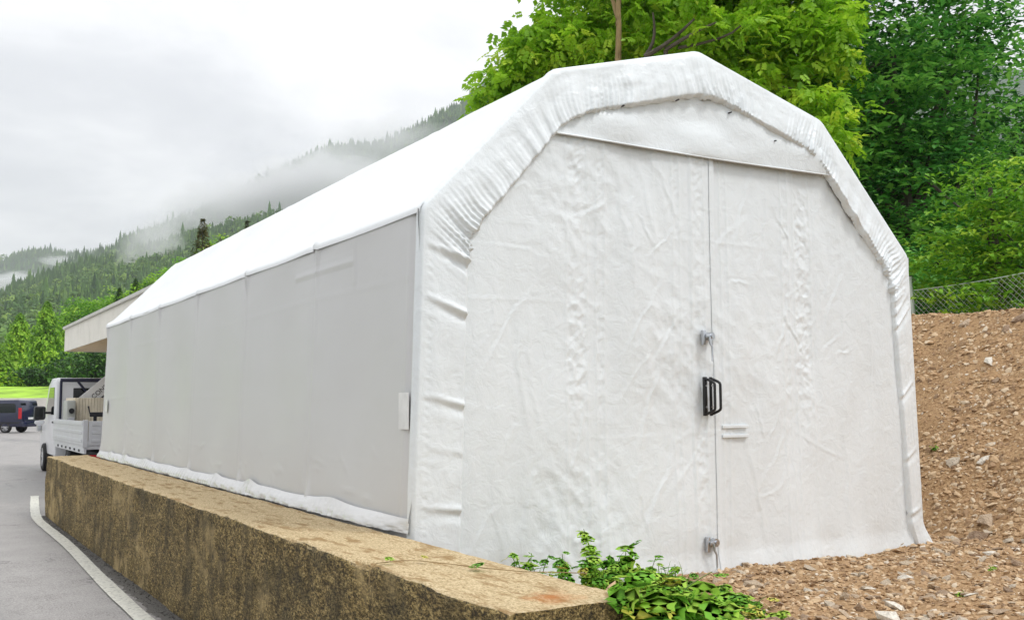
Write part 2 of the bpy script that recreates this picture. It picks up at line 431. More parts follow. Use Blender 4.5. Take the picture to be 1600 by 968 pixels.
# hand-placed stones one notices
for (x, y, s, k, pale) in [(5.62, .27, .075, 1, 1), (5.55, .53, .085, 4, 0), (5.85, .35, .05, 2, 1), (6.55, .75, .06, 5, 0), (6.75, .95, .09, 3, 1), (7.2, 1.05, .10, 6, 0), (7.35, .95, .13, 8, 0),
        (7.3, 1.6, .09, 9, 0), (2.05, -.62, .085, 7, 0), (2.6, -1.0, .06, 10, 1), (2.3, -1.45, .08, 11, 1), (2.05, -1.62, .09, 12, 1), (3.6, -.5, .075, 13, 0), (3.1, -.9, .07, 2, 1), (4.75, -.25, .12, 6, 0), (4.95, -.2, .14, 3, 0), (2.9, -1.5, .07, 5, 1), (4.4, -.62, .07, 9, 1)]:
    p = np.array([x, y, float(gz(x, y))]); n = gnormal(np.array([x]), np.array([y])); fr = frames(n, rng.uniform(0, 6.28, 1))[0]
    put_stone(p+n[0]*s*.15, fr, s, k, M['pale_stone'] if pale else None)

# ==================================================================== CONCRETE WALL
mt, t, b = new_mat('weathered_concrete'); v = coords(t, 'World')
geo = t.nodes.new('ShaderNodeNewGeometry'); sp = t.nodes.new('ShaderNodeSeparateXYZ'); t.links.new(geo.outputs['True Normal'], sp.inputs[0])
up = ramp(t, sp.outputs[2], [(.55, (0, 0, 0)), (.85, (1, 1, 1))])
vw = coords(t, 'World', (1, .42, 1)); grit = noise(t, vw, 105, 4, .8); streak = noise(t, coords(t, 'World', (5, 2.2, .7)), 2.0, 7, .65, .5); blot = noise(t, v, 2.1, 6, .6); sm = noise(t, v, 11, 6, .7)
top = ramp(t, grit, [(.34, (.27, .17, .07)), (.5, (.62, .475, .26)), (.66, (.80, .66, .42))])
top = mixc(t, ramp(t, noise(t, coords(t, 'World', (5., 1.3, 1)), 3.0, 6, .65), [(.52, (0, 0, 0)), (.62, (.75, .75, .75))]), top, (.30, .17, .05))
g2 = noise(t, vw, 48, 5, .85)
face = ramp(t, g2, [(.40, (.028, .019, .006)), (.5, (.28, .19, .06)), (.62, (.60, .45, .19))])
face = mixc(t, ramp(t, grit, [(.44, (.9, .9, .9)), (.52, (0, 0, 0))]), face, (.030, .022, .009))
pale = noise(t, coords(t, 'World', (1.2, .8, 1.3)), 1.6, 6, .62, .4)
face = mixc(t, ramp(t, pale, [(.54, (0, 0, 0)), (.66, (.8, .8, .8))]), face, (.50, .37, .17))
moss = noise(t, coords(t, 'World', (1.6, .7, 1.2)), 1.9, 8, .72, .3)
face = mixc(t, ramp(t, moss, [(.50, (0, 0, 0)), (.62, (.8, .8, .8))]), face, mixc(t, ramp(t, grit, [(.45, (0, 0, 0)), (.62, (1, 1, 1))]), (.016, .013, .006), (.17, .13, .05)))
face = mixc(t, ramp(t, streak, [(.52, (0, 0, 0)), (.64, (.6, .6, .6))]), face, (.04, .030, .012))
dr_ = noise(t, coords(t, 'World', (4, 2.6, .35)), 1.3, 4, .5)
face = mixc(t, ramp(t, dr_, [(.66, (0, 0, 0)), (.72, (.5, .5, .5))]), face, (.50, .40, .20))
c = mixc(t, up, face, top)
# rust stain near the free end of the coping
wp = t.nodes.new('ShaderNodeVectorMath'); wp.operation = 'DISTANCE'; t.links.new(geo.outputs['Position'], wp.inputs[0]); wp.inputs[1].default_value = (-.33, -2.0, .44)
rs = mth('ADD', wp.outputs['Value'], mth('MULTIPLY', mth('SUBTRACT', sm, .5, tree=t), .35, tree=t), tree=t)
c = mixc(t, ramp(t, rs, [(.0, (.8, .8, .8)), (.14, (0, 0, 0))]), c, (.50, .17, .03))
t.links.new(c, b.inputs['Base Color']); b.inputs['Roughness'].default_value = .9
bump(t, b, mth('ADD', grit, mth('MULTIPLY', sm, 1.5, tree=t), tree=t), .9, .012)
M['concrete'] = mt
wx0, wx1, wt_, wb_, wy0, wy1 = -.635, -.06, .436, ROAD-.05, -2.2, 11.15
wall = empty('retaining_wall', (-.35, 4.4, ROAD), 'long low mossy concrete wall running beside the road below the white shelter', 'wall')
def wall_section(s, ny):
    """a ring of (x,z) round the section: front face bottom -> top -> back face bottom"""
fz = np.linspace(wb_, wt_-.02, 26); tx = np.linspace(wx0+.02, wx1-.015, 16); bz = np.linspace(wt_-.02, wb_, 6)
sec = [(wx0, z) for z in fz]+[(wx0+.006, wt_-.006)]+[(x_, wt_) for x_ in tx]+[(wx1, z) for z in bz]
sec = np.array(sec); ny_ = 360; yy = np.linspace(wy0, wy1, ny_)
XX = np.repeat(sec[:, 0][:, None], ny_, 1); ZZ = np.repeat(sec[:, 1][:, None], ny_, 1); YY = np.repeat(yy[None], len(sec), 0)
isf = np.zeros(len(sec)); isf[:27] = 1; ist = np.zeros(len(sec)); ist[26:43] = 1
XX = XX+isf[:, None]*(.008*fbm(YY*1.5, ZZ*3, 12)+.006*fbm(YY*9, ZZ*9, 13))
ZZ = ZZ+ist[:, None]*(.003*fbm(YY*1.2, XX*3, 14)+.0035*fbm(YY*9, XX*9, 15))
chip = np.clip(fbm(YY[0]*2.2, YY[0]*0, 16)-.35, 0, 1)                     # broken arris
for k, d in ((25, .7), (26, 1.), (27, .8), (24, .25)):
    XX[k] += .02*chip*d; ZZ[k] -= .016*chip*d
Wv = np.stack([XX, YY, ZZ], -1)
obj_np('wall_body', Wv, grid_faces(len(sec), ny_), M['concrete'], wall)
e0 = Wv[:, 0]; e1 = Wv[:, -1]
for e, fl in ((e0, 1), (e1, 0)):
    bm = bmesh.new(); f = bm.faces.new([bm.verts.new(p-np.array(wall.location)) for p in (e if fl else e[::-1])])
    me = bpy.data.meshes.new('wall_end'); bm.to_mesh(me); bm.free(); me.materials.append(M['concrete']); link(bpy.data.objects.new('wall_end', me), wall)
# dirt and grit gathered at the wall foot
M['dirt'] = simple('wet_dirt', (.035, .033, .028), .6, 0, .4, 20, .6)
n = 3200
gx = wx0-.005-np.abs(rng.normal(0, .07, n)); gy = rng.uniform(-1, 11.1, n); gs = np.exp(rng.normal(-5.3, .45, n))
fr = frames(np.tile([0, 0, 1.], (n, 1)), rng.uniform(0, 6.28, n)); V, F = STONES[3]
VV = np.einsum('nij,vj->nvi', fr, V)*gs[:, None, None]+np.c_[gx, gy, np.full(n, ROAD+.004)][:, None]
tag(obj_np('grit', VV.reshape(-1, 3), (F[None]+(np.arange(n)*len(V))[:, None, None]).reshape(-1, 3), M['dirt'], smooth=False), 'dark grit and dirt gathered along the foot of the concrete wall', 'grit', kind='stuff')

# ==================================================================== STORAGE TENT
W_, HE, KX, KZ, RZ, LEN, LEAN = 4.4353, 2.3397, 1.0076, 3.319, 3.6502, 10.57, .0675
tent = empty('storage_tent', (W_/2, LEN/2, 0), 'large white tarpaulin storage tent with angular arched roof and closed double door', 'tent')
BAY = LEN/6
def fillet(poly, rad, step=.02):
    poly = [np.array(p, float) for p in poly]; out = [poly[0]]
    for i in range(1, len(poly)-1):
        a, p, c = poly[i-1], poly[i], poly[i+1]; r = rad[i] if hasattr(rad, '__len__') else rad
        d0 = (a-p)/np.linalg.norm(a-p); d1 = (c-p)/np.linalg.norm(c-p)
        q0, q1 = p+d0*r, p+d1*r
        for k in range(13):
            s = k/12; out.append(q0*(1-s)**2+2*p*s*(1-s)+q1*s*s)
    out.append(poly[-1])
    out = np.array(out); seg = np.linalg.norm(np.diff(out, axis=0), axis=1); cum = np.r_[0, np.cumsum(seg)]
    n = max(2, int(cum[-1]/step)); ss = np.linspace(0, cum[-1], n)
    return np.stack([np.interp(ss, cum, out[:, k]) for k in range(2)], 1), ss
OUT = [(0, 0), (LEAN, HE), (KX, KZ), (W_/2, RZ), (W_-KX, KZ), (W_-LEAN, HE), (W_, 0)]
# roof cover
pr, ss = fillet([(LEAN-.004, HE-.035)]+OUT[1:6]+[(W_-LEAN+.004, HE-.035)], [0, .02, .10, .10, .10, .02, 0], .025)
yy = np.linspace(.0, LEN, 210)
tg = np.gradient(pr, axis=0); tg /= np.linalg.norm(tg, axis=1)[:, None]; nm = np.stack([-tg[:, 1], tg[:, 0]], 1)
S2, Y2 = np.meshgrid(ss, yy, indexing='ij')
ph = Y2/BAY; sag = (1-np.cos(2*pi*ph))/2
knee_s = [np.interp(p[0], pr[:, 0], ss) for p in OUT[1:6]]
dk = np.min([np.abs(S2-k) for k in knee_s], axis=0)
D = -.022*sag*np.clip(dk/.3, 0, 1)+.003*fbm(S2*2, Y2*1.2, 31)
for i in range(1, 7):                                   # puckers where the rafters meet the eave
    for kk in (knee_s[0], knee_s[-1]):
        D = D+.022*np.exp(-((Y2-i*BAY)/.03)**2-((S2-kk)/.07)**2)-.012*np.exp(-((Y2-i*BAY-.09)/.05)**2-((S2-kk)/.05)**2)
    D = D+.004*np.exp(-((Y2-i*BAY)/.03)**2)
D = D+.006*np.cos(2*pi*ph*1)*np.exp(-((S2-knee_s[0])/.05)**2)
Vr = np.stack([pr[:, 0][:, None]+nm[:, 0][:, None]*D, Y2, pr[:, 1][:, None]+nm[:, 1][:, None]*D], -1)
obj_np('roof_cover', Vr, grid_faces(*S2.shape), M['pvc'], tent)
# side panels
def side(sign):
    z = np.linspace(.50, HE-.012, 96); y = np.linspace(.0, LEN, 400); Zs, Ys = np.meshgrid(z, y, indexing='ij')
    xb = LEAN*Zs/HE+.006
    ph = Ys/BAY; sag = (1-np.cos(2*pi*ph))/2; zz = (Zs-.5)/(HE-.5)
    d = -.028*sag*np.sin(pi*np.clip(zz, 0, 1))**.7
    d += .0025*fbm(Ys*.7, Zs*1.6, 40)
    for i in range(0, 7):
        dy = Ys-i*BAY
        d += .006*np.exp(-(dy/.022)**2)-.004*np.exp(-((dy-.05)/.03)**2)
        d += .024*np.exp(-(dy/.022)**2-((Zs-HE+.03)/.13)**2)-.008*np.exp(-((dy-.06)/.04)**2-((Zs-HE+.03)/.16)**2)                # gathered under the eave
        d += .022*np.exp(-(dy/.05)**2-((Zs-.5)/.09)**2)                    # tie-down points
    for zc_, am in ((1.27, .0022), (1.93, .0016), (.80, .0009)):           # folds from packing
        wob = .012*np.sin(Ys*.9)+.01*vn(Ys*.6, Ys*0, 44)
        d += am*np.exp(-((Zs-zc_-wob)/.012)**2)*np.clip(.4+vn(Ys*.55, Ys*0, 45+int(zc_*10)), 0, 1)
    for k in range(46):                                                    # stray wrinkles low on the panel
        y0 = rng.uniform(.3, LEN-.3); z0 = .52+abs(rng.normal(0, .22)); an = rng.normal(.3, .5); l = rng.uniform(.03, .12)
        a_ = (Ys-y0)*cos(an)+(Zs-z0)*sin(an); b_ = -(Ys-y0)*sin(an)+(Zs-z0)*cos(an)
        d += rng.uniform(.002, .005)*np.exp(-(a_/l)**2-(b_/.014)**2)
    # corner pole and rope pocket at the front
    d += .014*np.exp(-((Ys-.045)/.022)**2)*sstep(.5, .7, Zs)+.009*np.exp(-((Ys-.15)/.018)**2)*sstep(2.36, 1.9, Zs)
    d += -.010*np.exp(-((Ys-.10)/.02)**2)
    # closed ventilation flap high on the first bay
    fy = (Ys > 1.08) & (Ys < 2.26)
    d += .006*(sstep(2.115, 2.125, Zs)-sstep(2.165, 2.175, Zs))*fy+.004*(sstep(2.19, 2.197, Zs)-sstep(2.205, 2.212, Zs))*fy
    d += .007*np.exp(-((Ys-1.06)/.016)**2)*sstep(1.95, 2.0, Zs)*sstep(2.3, 2.25, Zs)
    x_ = xb-d
    if sign > 0: x_ = W_-x_
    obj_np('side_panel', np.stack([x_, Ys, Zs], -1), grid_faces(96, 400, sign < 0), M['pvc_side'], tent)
    # skirt below the hem, billowing out over the coping
    tq = np.linspace(0, 1, 22); y = np.linspace(.0, LEN-.02, 620); Tq, Ys = np.meshgrid(tq, y, indexing='ij')
    ph = Ys/BAY*1.25+.22*np.sin(Ys*1.3+1.); pk = np.abs(np.cos(pi*ph))**14*(.55+.45*vn(Ys*.9, Ys*0, 51))      # pinched at the ties
    belly = (1-pk)*(.75+.25*vn(Ys*1.3, Ys*0, 50))
    flare = .040*Tq+.022*belly*np.sin(pi*Tq*.8)
    flare = flare*(.25+.75*sstep(0, .5, Ys))
    fold = .006*np.sin(Ys*55+4*vn(Ys*3, Ys*0, 52))*Tq*(.3+pk)+.005*fbm(Ys*7, Tq*2.5, 53)*Tq
    zt = .528+.05*pk*np.exp(-Tq*2)+.008*vn(Ys*2, Ys*0, 54)
    zb = .440+.004*fbm(Ys*5, Ys*0, 55) if sign < 0 else np.full_like(Ys, .02)
    Zq = zt*(1-Tq)+zb*Tq
    x_ = LEAN*.22-.010-flare-fold-.012*pk
    if sign > 0: x_ = W_-x_
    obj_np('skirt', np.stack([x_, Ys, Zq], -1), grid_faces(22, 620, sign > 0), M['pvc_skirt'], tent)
    # part of the panel that reaches down behind the wall
    m_ = MB(); xa, xb_ = (.02, .03) if sign < 0 else (W_-.03, W_-.02)
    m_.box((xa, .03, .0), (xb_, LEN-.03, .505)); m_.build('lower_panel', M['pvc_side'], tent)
side(-1); side(1)
# rear gable
V = np.array([(x_, LEN-.004, z_) for x_, z_ in OUT])
bm = bmesh.new(); bm.faces.new([bm.verts.new(p-np.array(tent.location)) for p in V])
me = bpy.data.meshes.new('rear_gable'); bm.to_mesh(me); bm.free(); me.materials.append(M['pvc']); link(bpy.data.objects.new('rear_gable', me), tent)

# valance: gathered band folded over the front arch
INN = [(.285, -.02), (.355, 2.18), (1.10, 3.03), (2.26, 3.35), (3.33, 3.035), (4.135, 2.13), (4.285, -.02)]
OUT2 = [(-.004, -.02)]+OUT[1:6]+[(W_+.004, -.02)]
def seg_curve(poly, rad, cnt):
    """same number of samples per leg, corners rounded"""
    pts = []
    for i in range(len(poly)-1):
        a, c = np.array(poly[i]), np.array(poly[i+1])
        for k in range(cnt[i]): pts.append(a+(c-a)*k/cnt[i])
    pts.append(np.array(poly[-1])); pts = np.array(pts)
    k = np.ones(rad)/rad; o = pts.copy(); h = rad//2
    for a in range(2): o[h:-h, a] = np.convolve(pts[:, a], k, 'valid')
    return o
cnt = [190, 118, 108, 108, 118, 190]
Oc = seg_curve(OUT2, 7, cnt); Ic = seg_curve(INN, 41, cnt); ns = len(Oc)
dO = np.r_[0, np.cumsum(np.linalg.norm(np.diff(Oc, axis=0), axis=1))]
corner = np.zeros(ns); acc = 0
corner_s = []
for c_ in cnt[:-1]:
    acc += c_; corner_s.append(dO[acc]); corner += np.exp(-((dO-dO[acc]-.0)/.26)**2)*(1.25 if acc in (190, 190+118+108+108+118) else .85)
legs = sstep(2.0, 2.3, Oc[:, 1])                    # 0 on the straight legs, 1 over the arch
T = np.linspace(0, 1, 30); Sg, Tg = np.meshgrid(dO, T, indexing='ij')
amp = (.0085+.0120*corner+.0040*np.clip(vn(dO*2.1, dO*0, 60), 0, 1))*(legs*.93+.07)
wsp = dO+.035*vn(dO*3.1, dO*0, 61)+.012*vn(dO*9, dO*0, 62)
def gather(s):                                       # uneven pleats
    p1 = np.sin(s*2*pi/.082+3.2*vn(s*2.3, s*0, 63)); p2 = np.sin(s*2*pi/.145+3.5*vn(s*1.7, s*0, 64))
    return .75*(1-2*np.abs(p1)**.7)*np.clip(.6+.8*vn(s*3.1, s*0, 69), .3, 1.2)+.45*p2+.55*vn(s*15, s*0, 65)
gsk = Sg+.10*(Tg-.6)*vn(Sg*1.1, Sg*0, 66)+.02*vn(Sg*5, Tg*2, 67)
G = gather(gsk+0*Tg)*amp[:, None]*(Tg**1.1)*1.15
G += .006*fbm(Sg*2.2, Tg*1.6, 68)*np.sin(pi*Tg)**.5
# long horizontal folds across the straight legs
for zc_, am in ((1.83, .020), (1.25, .014), (.60, .012), (2.16, .022), (.95, .004)):
    zl = Oc[:, 1][:, None]-.05*(Tg-.5)*(1 if zc_ > 2 else .3)
    G += am*(np.exp(-((zl-zc_)/.020)**2)-.75*np.exp(-((zl-zc_+.04)/.035)**2))*Tg**.7*(1-legs[:, None]*(zc_ < 2.1))*(Oc[:, 0][:, None] < 2.2)
for zc_, am in ((1.36, .016), (.83, .012), (.36, .014), (1.95, .018), (2.06, .014)):
    zl = Oc[:, 1][:, None]+.02*(Tg-.5)
    G += am*(np.exp(-((zl-zc_)/.018)**2)-.75*np.exp(-((zl-zc_+.035)/.03)**2))*Tg**.7*(Oc[:, 0][:, None] > 2.2)
# stitch dimples along the fold of the left leg
st_ = np.exp(-((Tg-.16)/.05)**2)*np.clip(np.sin(Sg*2*pi/.055+2*vn(Sg*4, Sg*0, 70)), 0, 1)*(1-legs[:, None])
G += -.005*st_*(.4+.6*rng.random(ns))[:, None]
wl = np.linalg.norm(Ic-Oc, axis=1)[:, None]; dirn = (Ic-Oc)/wl
bow = Tg**.8
RR = .020
yv = -.022-.050*bow*(.6+.4*legs[:, None])-G*sstep(0, .12, Tg)
inw = RR+(wl-RR)*Tg+.008*(gather(dO)*legs*(.4+corner))[:, None]*Tg**3          # scalloped inner edge
ph_ = np.linspace(0, pi/2, 9)[:-1]
i0 = np.concatenate([np.full(3, -.006), RR*(1-np.cos(ph_))-.006*(1-np.sin(ph_))]); y0_ = np.concatenate([[.045, .036, .028], RR*(1-np.sin(ph_))-.022*np.sin(ph_)])
pre_y = np.repeat(y0_[None], ns, 0)+.0; pre_y[:, 0] += .006*vn(dO*5, dO*0, 72)
pre_i = np.repeat(i0[None], ns, 0)
q5 = np.linspace(0, 1, 7)[1:]; e_y = yv[:, -1:]; e_i = inw[:, -1:]; wav = .5*gather(dO*1.0+.3)[:, None]*amp[:, None]
post_y = e_y+(.055*q5)[None]*(.85+.15*legs[:, None])+0*wav; post_i = e_i+(.004+.016*np.sin(q5*pi/2))[None]+wav*q5[None]*.8          # elasticated lip tucked back to the doors
yv = np.concatenate([pre_y, yv, post_y], 1); inw = np.concatenate([pre_i, inw, post_i], 1); TT = np.concatenate([np.zeros((ns, len(i0))), Tg, np.ones((ns, 6))], 1)
PX = Oc[:, 0][:, None]+dirn[:, 0][:, None]*inw; PZ = Oc[:, 1][:, None]+dirn[:, 1][:, None]*inw
# right foot of the band kicks out on the ground
kick = sstep(.26, .0, PZ)*(PX > 2.2); PX = PX+kick*(.075-.02*TT); yv = yv-kick*.045*(1-TT)
valance = obj_np('valance', np.stack([PX, yv, PZ], -1), grid_faces(ns, PX.shape[1], True), M['pvc_front'], tent)

# front gable sheets
def in_x(z, side_):                                    # where the sheet passes under the valance
    ax = np.array([p[1] for p in OUT[:4]]); bx = np.array([p[0] for p in OUT[:4]])
    e = np.interp(z, ax, bx)+.19-.05*sstep(2.0, 1.8, z)
    return e if side_ < 0 else W_-e
CRE = []
r2 = np.random.default_rng(11)
for k in range(34):
    CRE.append((r2.uniform(.3, 4.2), r2.uniform(.1, 2.85), r2.normal(1.3, .6), r2.uniform(.10, .34), r2.uniform(.0025, .0055), r2.uniform(.016, .032)))
CRE += [(3.02, 2.42, 2.05, .16, .008, .016), (2.98, 1.72, 1.2, .17, .010, .016), (3.10, 1.66, 2.1, .17, .010, .016), (2.72, 1.05, 2.0, .12, .007, .013), (2.86, 1.02, 1.1, .10, .006, .012),
        (2.55, 2.02, .1, .10, .007, .016), (1.72, 2.34, 2.2, .14, .007, .016), (1.85, 2.25, .8, .12, .006, .014), (1.9, 1.65, 1.1, .22, .007, .02), (.72, 2.12, -.10, .20, .0035, .02), (3.35, .85, 2.75, .30, .0035, .02), (3.6, 1.55, .3, .06, .008, .014)]
CRE += [(1.75, 2.5, 1.9, .35, .006, .03), (1.55, 2.45, 1.7, .4, .005, .03), (1.9, 2.6, 2.1, .3, .006, .028), (2.6, 2.5, 1.35, .35, .006, .03), (2.8, 2.4, 1.5, .4, .005, .03), (.75, 1.3, 1.75, .4, .006, .03), (1.75, 1.2, 1.3, .4, .006, .03), (1.8, .6, 1.15, .35, .006, .03), (2.7, .5, 1.9, .4, .006, .03), (3.6, .6, 1.7, .4, .006, .035), (.8, .6, 1.4, .3, .005, .03), (3.55, 2.0, 1.2, .35, .005, .03)]
def wrinkle(x, z, seed):
    # broad hanging folds, mostly vertical, then tension lines, then crumpled patches
    h = .019*fbm(x*1.5, z*.8, seed, 2)+.0085*vn(x*4.4+.8*vn(z*.6, x*.4, 6), z*.55, seed+21)+.0030*vn(x*10+1.2*vn(z*.9, x, 7), z*.9, seed+23)
    rough = np.clip(.15+1.1*vn(x*1.2+4, z*1.0, seed+2), 0, 1)
    h += .0165*crumple(x*6.0+z*1.8, z*4.0, 2)*rough+.0028*crumple(x*15, z*12, 5)*(.25+rough)
    for (x0, z0, an, l, am, wd) in CRE:
        b_ = -(x-x0)*sin(an)+(z-z0)*cos(an); a_ = (x-x0)*cos(an)+(z-z0)*sin(an); b_ = b_+.9*wd*np.sin(a_/l*2.2+x0*7)+.5*wd*vn(a_/l*3, a_*0+x0, 77)
        mk = (np.abs(a_) < 2.5*l) & (np.abs(b_) < 5*wd)
        if not mk.any(): continue
        ww = wd*(.45+.55*np.clip(np.abs(a_)/l, 0, 2))
        h += np.where(mk, .68*am*(np.exp(-np.abs(b_/ww)**1.3)-.5*np.exp(-((b_-1.7*ww)/ww)**2))*np.exp(-(a_/l)**2), 0)
    # welded seams and pole pockets with crumpled cloth
    for xc, hw_, am in ((1.16, .085, .0105), (1.35, .032, .0075), (2.17, .055, .0105), (3.20, .085, .0105), (3.02, .035, .006), (1.98, .03, .006), (2.42, .03, .005)):
        xl = x-xc-.008*vn(z*.8, z*0, 81)
        win = np.exp(-(xl/hw_)**4)
        sg = np.sign(vn(z*1.4, z*0+xc, 82))
        h += am*win*crumple(xl*13+z*7*sg, z*11-xl*5*sg, 8)*np.clip(.62+.7*vn(z*1.3, z*0+xc, 84), .2, 1.15)
        h += .0035*(np.exp(-((xl-hw_)/.009)**2)+np.exp(-((xl+hw_)/.009)**2))
    for xc in (.56, .80, 1.62, 1.80, 2.70, 3.62, 3.90):
        h += .0017*np.exp(-((x-xc-.01*vn(z*.7, z*0, 85))/.012)**2)*np.clip(.4+vn(z*.9, z*0+xc, 86), 0, 1)
    for zc_ in (.55, 1.0, 1.28, 1.84, 2.30):
        h += .0016*np.exp(-((z-zc_-.03*vn(x*.8, x*0+zc_*7, 87)+.012*x)/.012)**2)*np.clip(.1+vn(x*1.1, x*0+zc_*9, 88), 0, 1)
    return h
def sheet(name, x0f, x1f, z0, z1, y0, seed, res=.0095, extra=None):
    nz = int((z1-z0)/res); nx = int(2.2/res)
    z = np.linspace(z0, z1, nz); k = np.linspace(0, 1, nx)
    Zs, K = np.meshgrid(z, k, indexing='ij'); Xs = x0f(Zs)*(1-K)+x1f(Zs)*K
    y_ = y0-wrinkle(Xs, Zs, seed)
    if extra is not None: y_ = y_-extra(Xs, Zs)
    return obj_np(name, np.stack([Xs, y_, Zs], -1), grid_faces(nz, nx), M['pvc_front'], tent)
hemwave = lambda x, z: .018*sstep(.35, .0, z)*np.sin(x*9+2*vn(x*2, x*0, 90))+.02*sstep(.2, 0, z)
dl = sheet('door_panel', lambda z: in_x(z, -1), lambda z: 2.335+.004*vn(z*2, z*0, 91), -.03, 2.97, -.016, 100, extra=lambda x, z: .005*sstep(2.09, 2.105, x)+hemwave(x, z))
dr = sheet('door_panel', lambda z: np.full_like(z, 2.20), lambda z: in_x(z, 1), -.03, 2.97, -.004, 100, extra=hemwave)
# the folded edge that closes the left leaf over the right one
zz = np.linspace(.02, 2.93, 340); kk = np.linspace(0, 1, 7); Zs, K = np.meshgrid(zz, kk, indexing='ij')
ex = 2.283+.045*K+.003*vn(Zs*3, Zs*0, 92); ey = -.0255-wrinkle(ex, Zs, 100)-hemwave(ex, Zs)-.0015*np.sin(pi*K)
obj_np('overlap_strip', np.stack([ex, ey, Zs], -1), grid_faces(340, 7), M['pvc_front'], dl)
zz = np.linspace(-.03, 2.93, 260); kk = np.linspace(0, 1, 3); Zs, K = np.meshgrid(zz, kk, indexing='ij'); ex = 2.335+.004*vn(Zs*2, Zs*0, 91); y1_ = -.021-wrinkle(ex, Zs, 100)-hemwave(ex, Zs)
obj_np('folded_edge', np.stack([ex+.002*np.sin(pi*K), y1_+.016*K, Zs], -1), grid_faces(260, 3), M['pvc_front'], dl)
# reinforcement patch right of the handle
for z0 in (.935, 1.00):
    MB().box((2.36, -.023, z0), (2.60, -.012, z0+.022), .003).build('webbing_patch', M['pvc_front'], dr)
# header flap above the doors
nz, nx = 110, 330; z = np.linspace(0, 1, nz); k = np.linspace(0, 1, nx); Q, K = np.meshgrid(z, k, indexing='ij')
zt_ = np.interp(np.linspace(.9, 3.53, nx), [p[0] for p in OUT], [p[1] for p in OUT])-.06
xh = np.linspace(.93, W_-.93, nx); zt_ = np.interp(xh, [p[0] for p in OUT], [p[1] for p in OUT])-.19
zlow = 2.885+.006*np.sin(xh*2)
Zs = zlow[None]*(1-Q)+np.maximum(zt_, zlow+.01)[None]*Q; Xs = np.repeat(xh[None], nz, 0)
fade = sstep(0, .06, K)*sstep(1, .94, K)
yh = -.046+.024*Q-(.018*np.sin(pi*Q)*(.6+.5*vn(Xs*1.1, Zs*1.5, 95))+.036*fbm(Xs*1.4, Zs*2.6, 96, 2)*np.sin(pi*np.clip(Q, 0, 1))**.5+.003*fbm(Xs*5, Zs*7, 97, 2)*Q)*fade
hd = obj_np('header_flap', np.stack([Xs, yh, Zs], -1), grid_faces(nz, nx), M['pvc_front'], tent)
m_ = MB(); 
hem = [(x_, -.0475+.001, zl_) for x_, zl_ in zip(xh[::6], zlow[::6])]
m_.tube(hem, .0055, 6); m_.build('hem', M['pvc_front'], hd, smooth=True)
for x_, z_ in ((1.52, 3.14), (1.99, 3.25), (2.47, 3.23), (2.9, 3.08)):
    MB().cyl((x_, -.030, z_), (x_, -.064, z_), .0055, 10).build('rivet', M['rivet'], tent, smooth=True)
# latches and handles
def latch(zc_):
    y0 = -.052
    p = MB().box((2.165, y0-.012, zc_-.055), (2.190, y0+.016, zc_+.045), .003).build('latch_plate', M['chrome'], tent, smooth=True)
    k = MB(); k.cyl((2.235, y0+.02, zc_+.005), (2.235, y0-.020, zc_+.005), .028, 24); k.cyl((2.235, y0-.020, zc_+.005), (2.235, y0-.034, zc_+.005), .016, 20)
    k.box((2.18, y0-.026, zc_-.010), (2.235, y0-.012, zc_+.018), .004)
    k.build('lock_cylinder', M['chrome'], p, smooth=True)
    l = MB(); l.tube([(2.205, y0-.03, zc_+.0), (2.205, y0-.034, zc_-.045), (2.216, y0-.040, zc_-.07), (2.218, y0-.040, zc_-.15), (2.212, y0-.042, zc_-.165)], [.008, .008, .007, .0065, .005], 10)
    l.build('latch_lever', M['chrome'], p, smooth=True)
latch(1.625); latch(.235)
def pull(x0, proud, name, pw):
    y0 = -.052; z0, z1 = 1.088, 1.352
    pl = MB().box((x0-pw, y0-.010, z0), (x0+pw, y0+.012, z1), .003).build(name, M['black'], tent, smooth=True)
    pts = []
    for i in range(25):
        s = i/24; a = s*pi
        zz_ = z0+.012+(z1-z0-.024)*s; e = min(1., min(s, 1-s)/.16); d = proud*sin(e*pi/2)
        pts.append((x0+.028*sin(e*pi/2), y0-.006-d, zz_))
    MB().tube(pts, .0095, 12).build('grip', M['black'], pl, smooth=True)
    for zc_ in (z0+.06, z1-.06): MB().cyl((x0, y0-.012, zc_), (x0, y0-.0165, zc_), .007, 10).build('screw', M['chrome'], pl, smooth=True)
pull(2.180, .060, 'door_handle', .013); pull(2.232, .058, 'door_handle', .006)
# stickers on the left side (printed squares left blank)
for (y0, y1, z0, z1, nme) in ((.065, .205, 1.03, 1.245, 'sticker'), (10.2, 10.33, 1.08, 1.25, 'sticker')):
    zc_ = (z0+z1)/2; xs_ = LEAN*zc_/HE-.0095
    s_ = MB().box((xs_-.002, y0, z0), (xs_+.002, y1, z1), .0008).build(nme, M['label'], tent)

# ==================================================================== BUILDING WITH CANOPY
M['fascia'] = simple('fibre_cement_panel', (.87, .84, .76), .7, 0, .05, 2.5, .15)
M['fascia_trim'] = simple('zinc_trim', (.66, .65, .61), .5, .1, .08, 3)
M['soffit'] = simple('timber_soffit', (.74, .56, .32), .6, 0, .15, 4)
M['render_wall'] = simple('plaster_wall', (.55, .53, .49), .85, 0, .1, 1.5, .2)
bld = empty('canopy_building', (5.5, 18, ROAD), 'flat roofed building with pale panelled canopy behind the white tent', 'building')
bx0, bx1, by0, by1, bz0, bz1 = 1.1, 14., 12.0, 23.45, 2.56, 3.20
MB().box((bx0+.03, by0+.03, bz0+.05), (bx1, by1-.03, bz1-.03)).build('roof_slab', M['fascia_trim'], bld)
cuts = [23.45, 21.08, 19.35, 17.88, 16.36, 14.87, 13.2, 12.0]
for a, c_ in zip(cuts, cuts[1:]):
    MB().box((bx0, c_+.012, bz0), (bx0+.028, a-.012, bz1-.07), .003).build('fascia_panel', M['fascia'], bld)
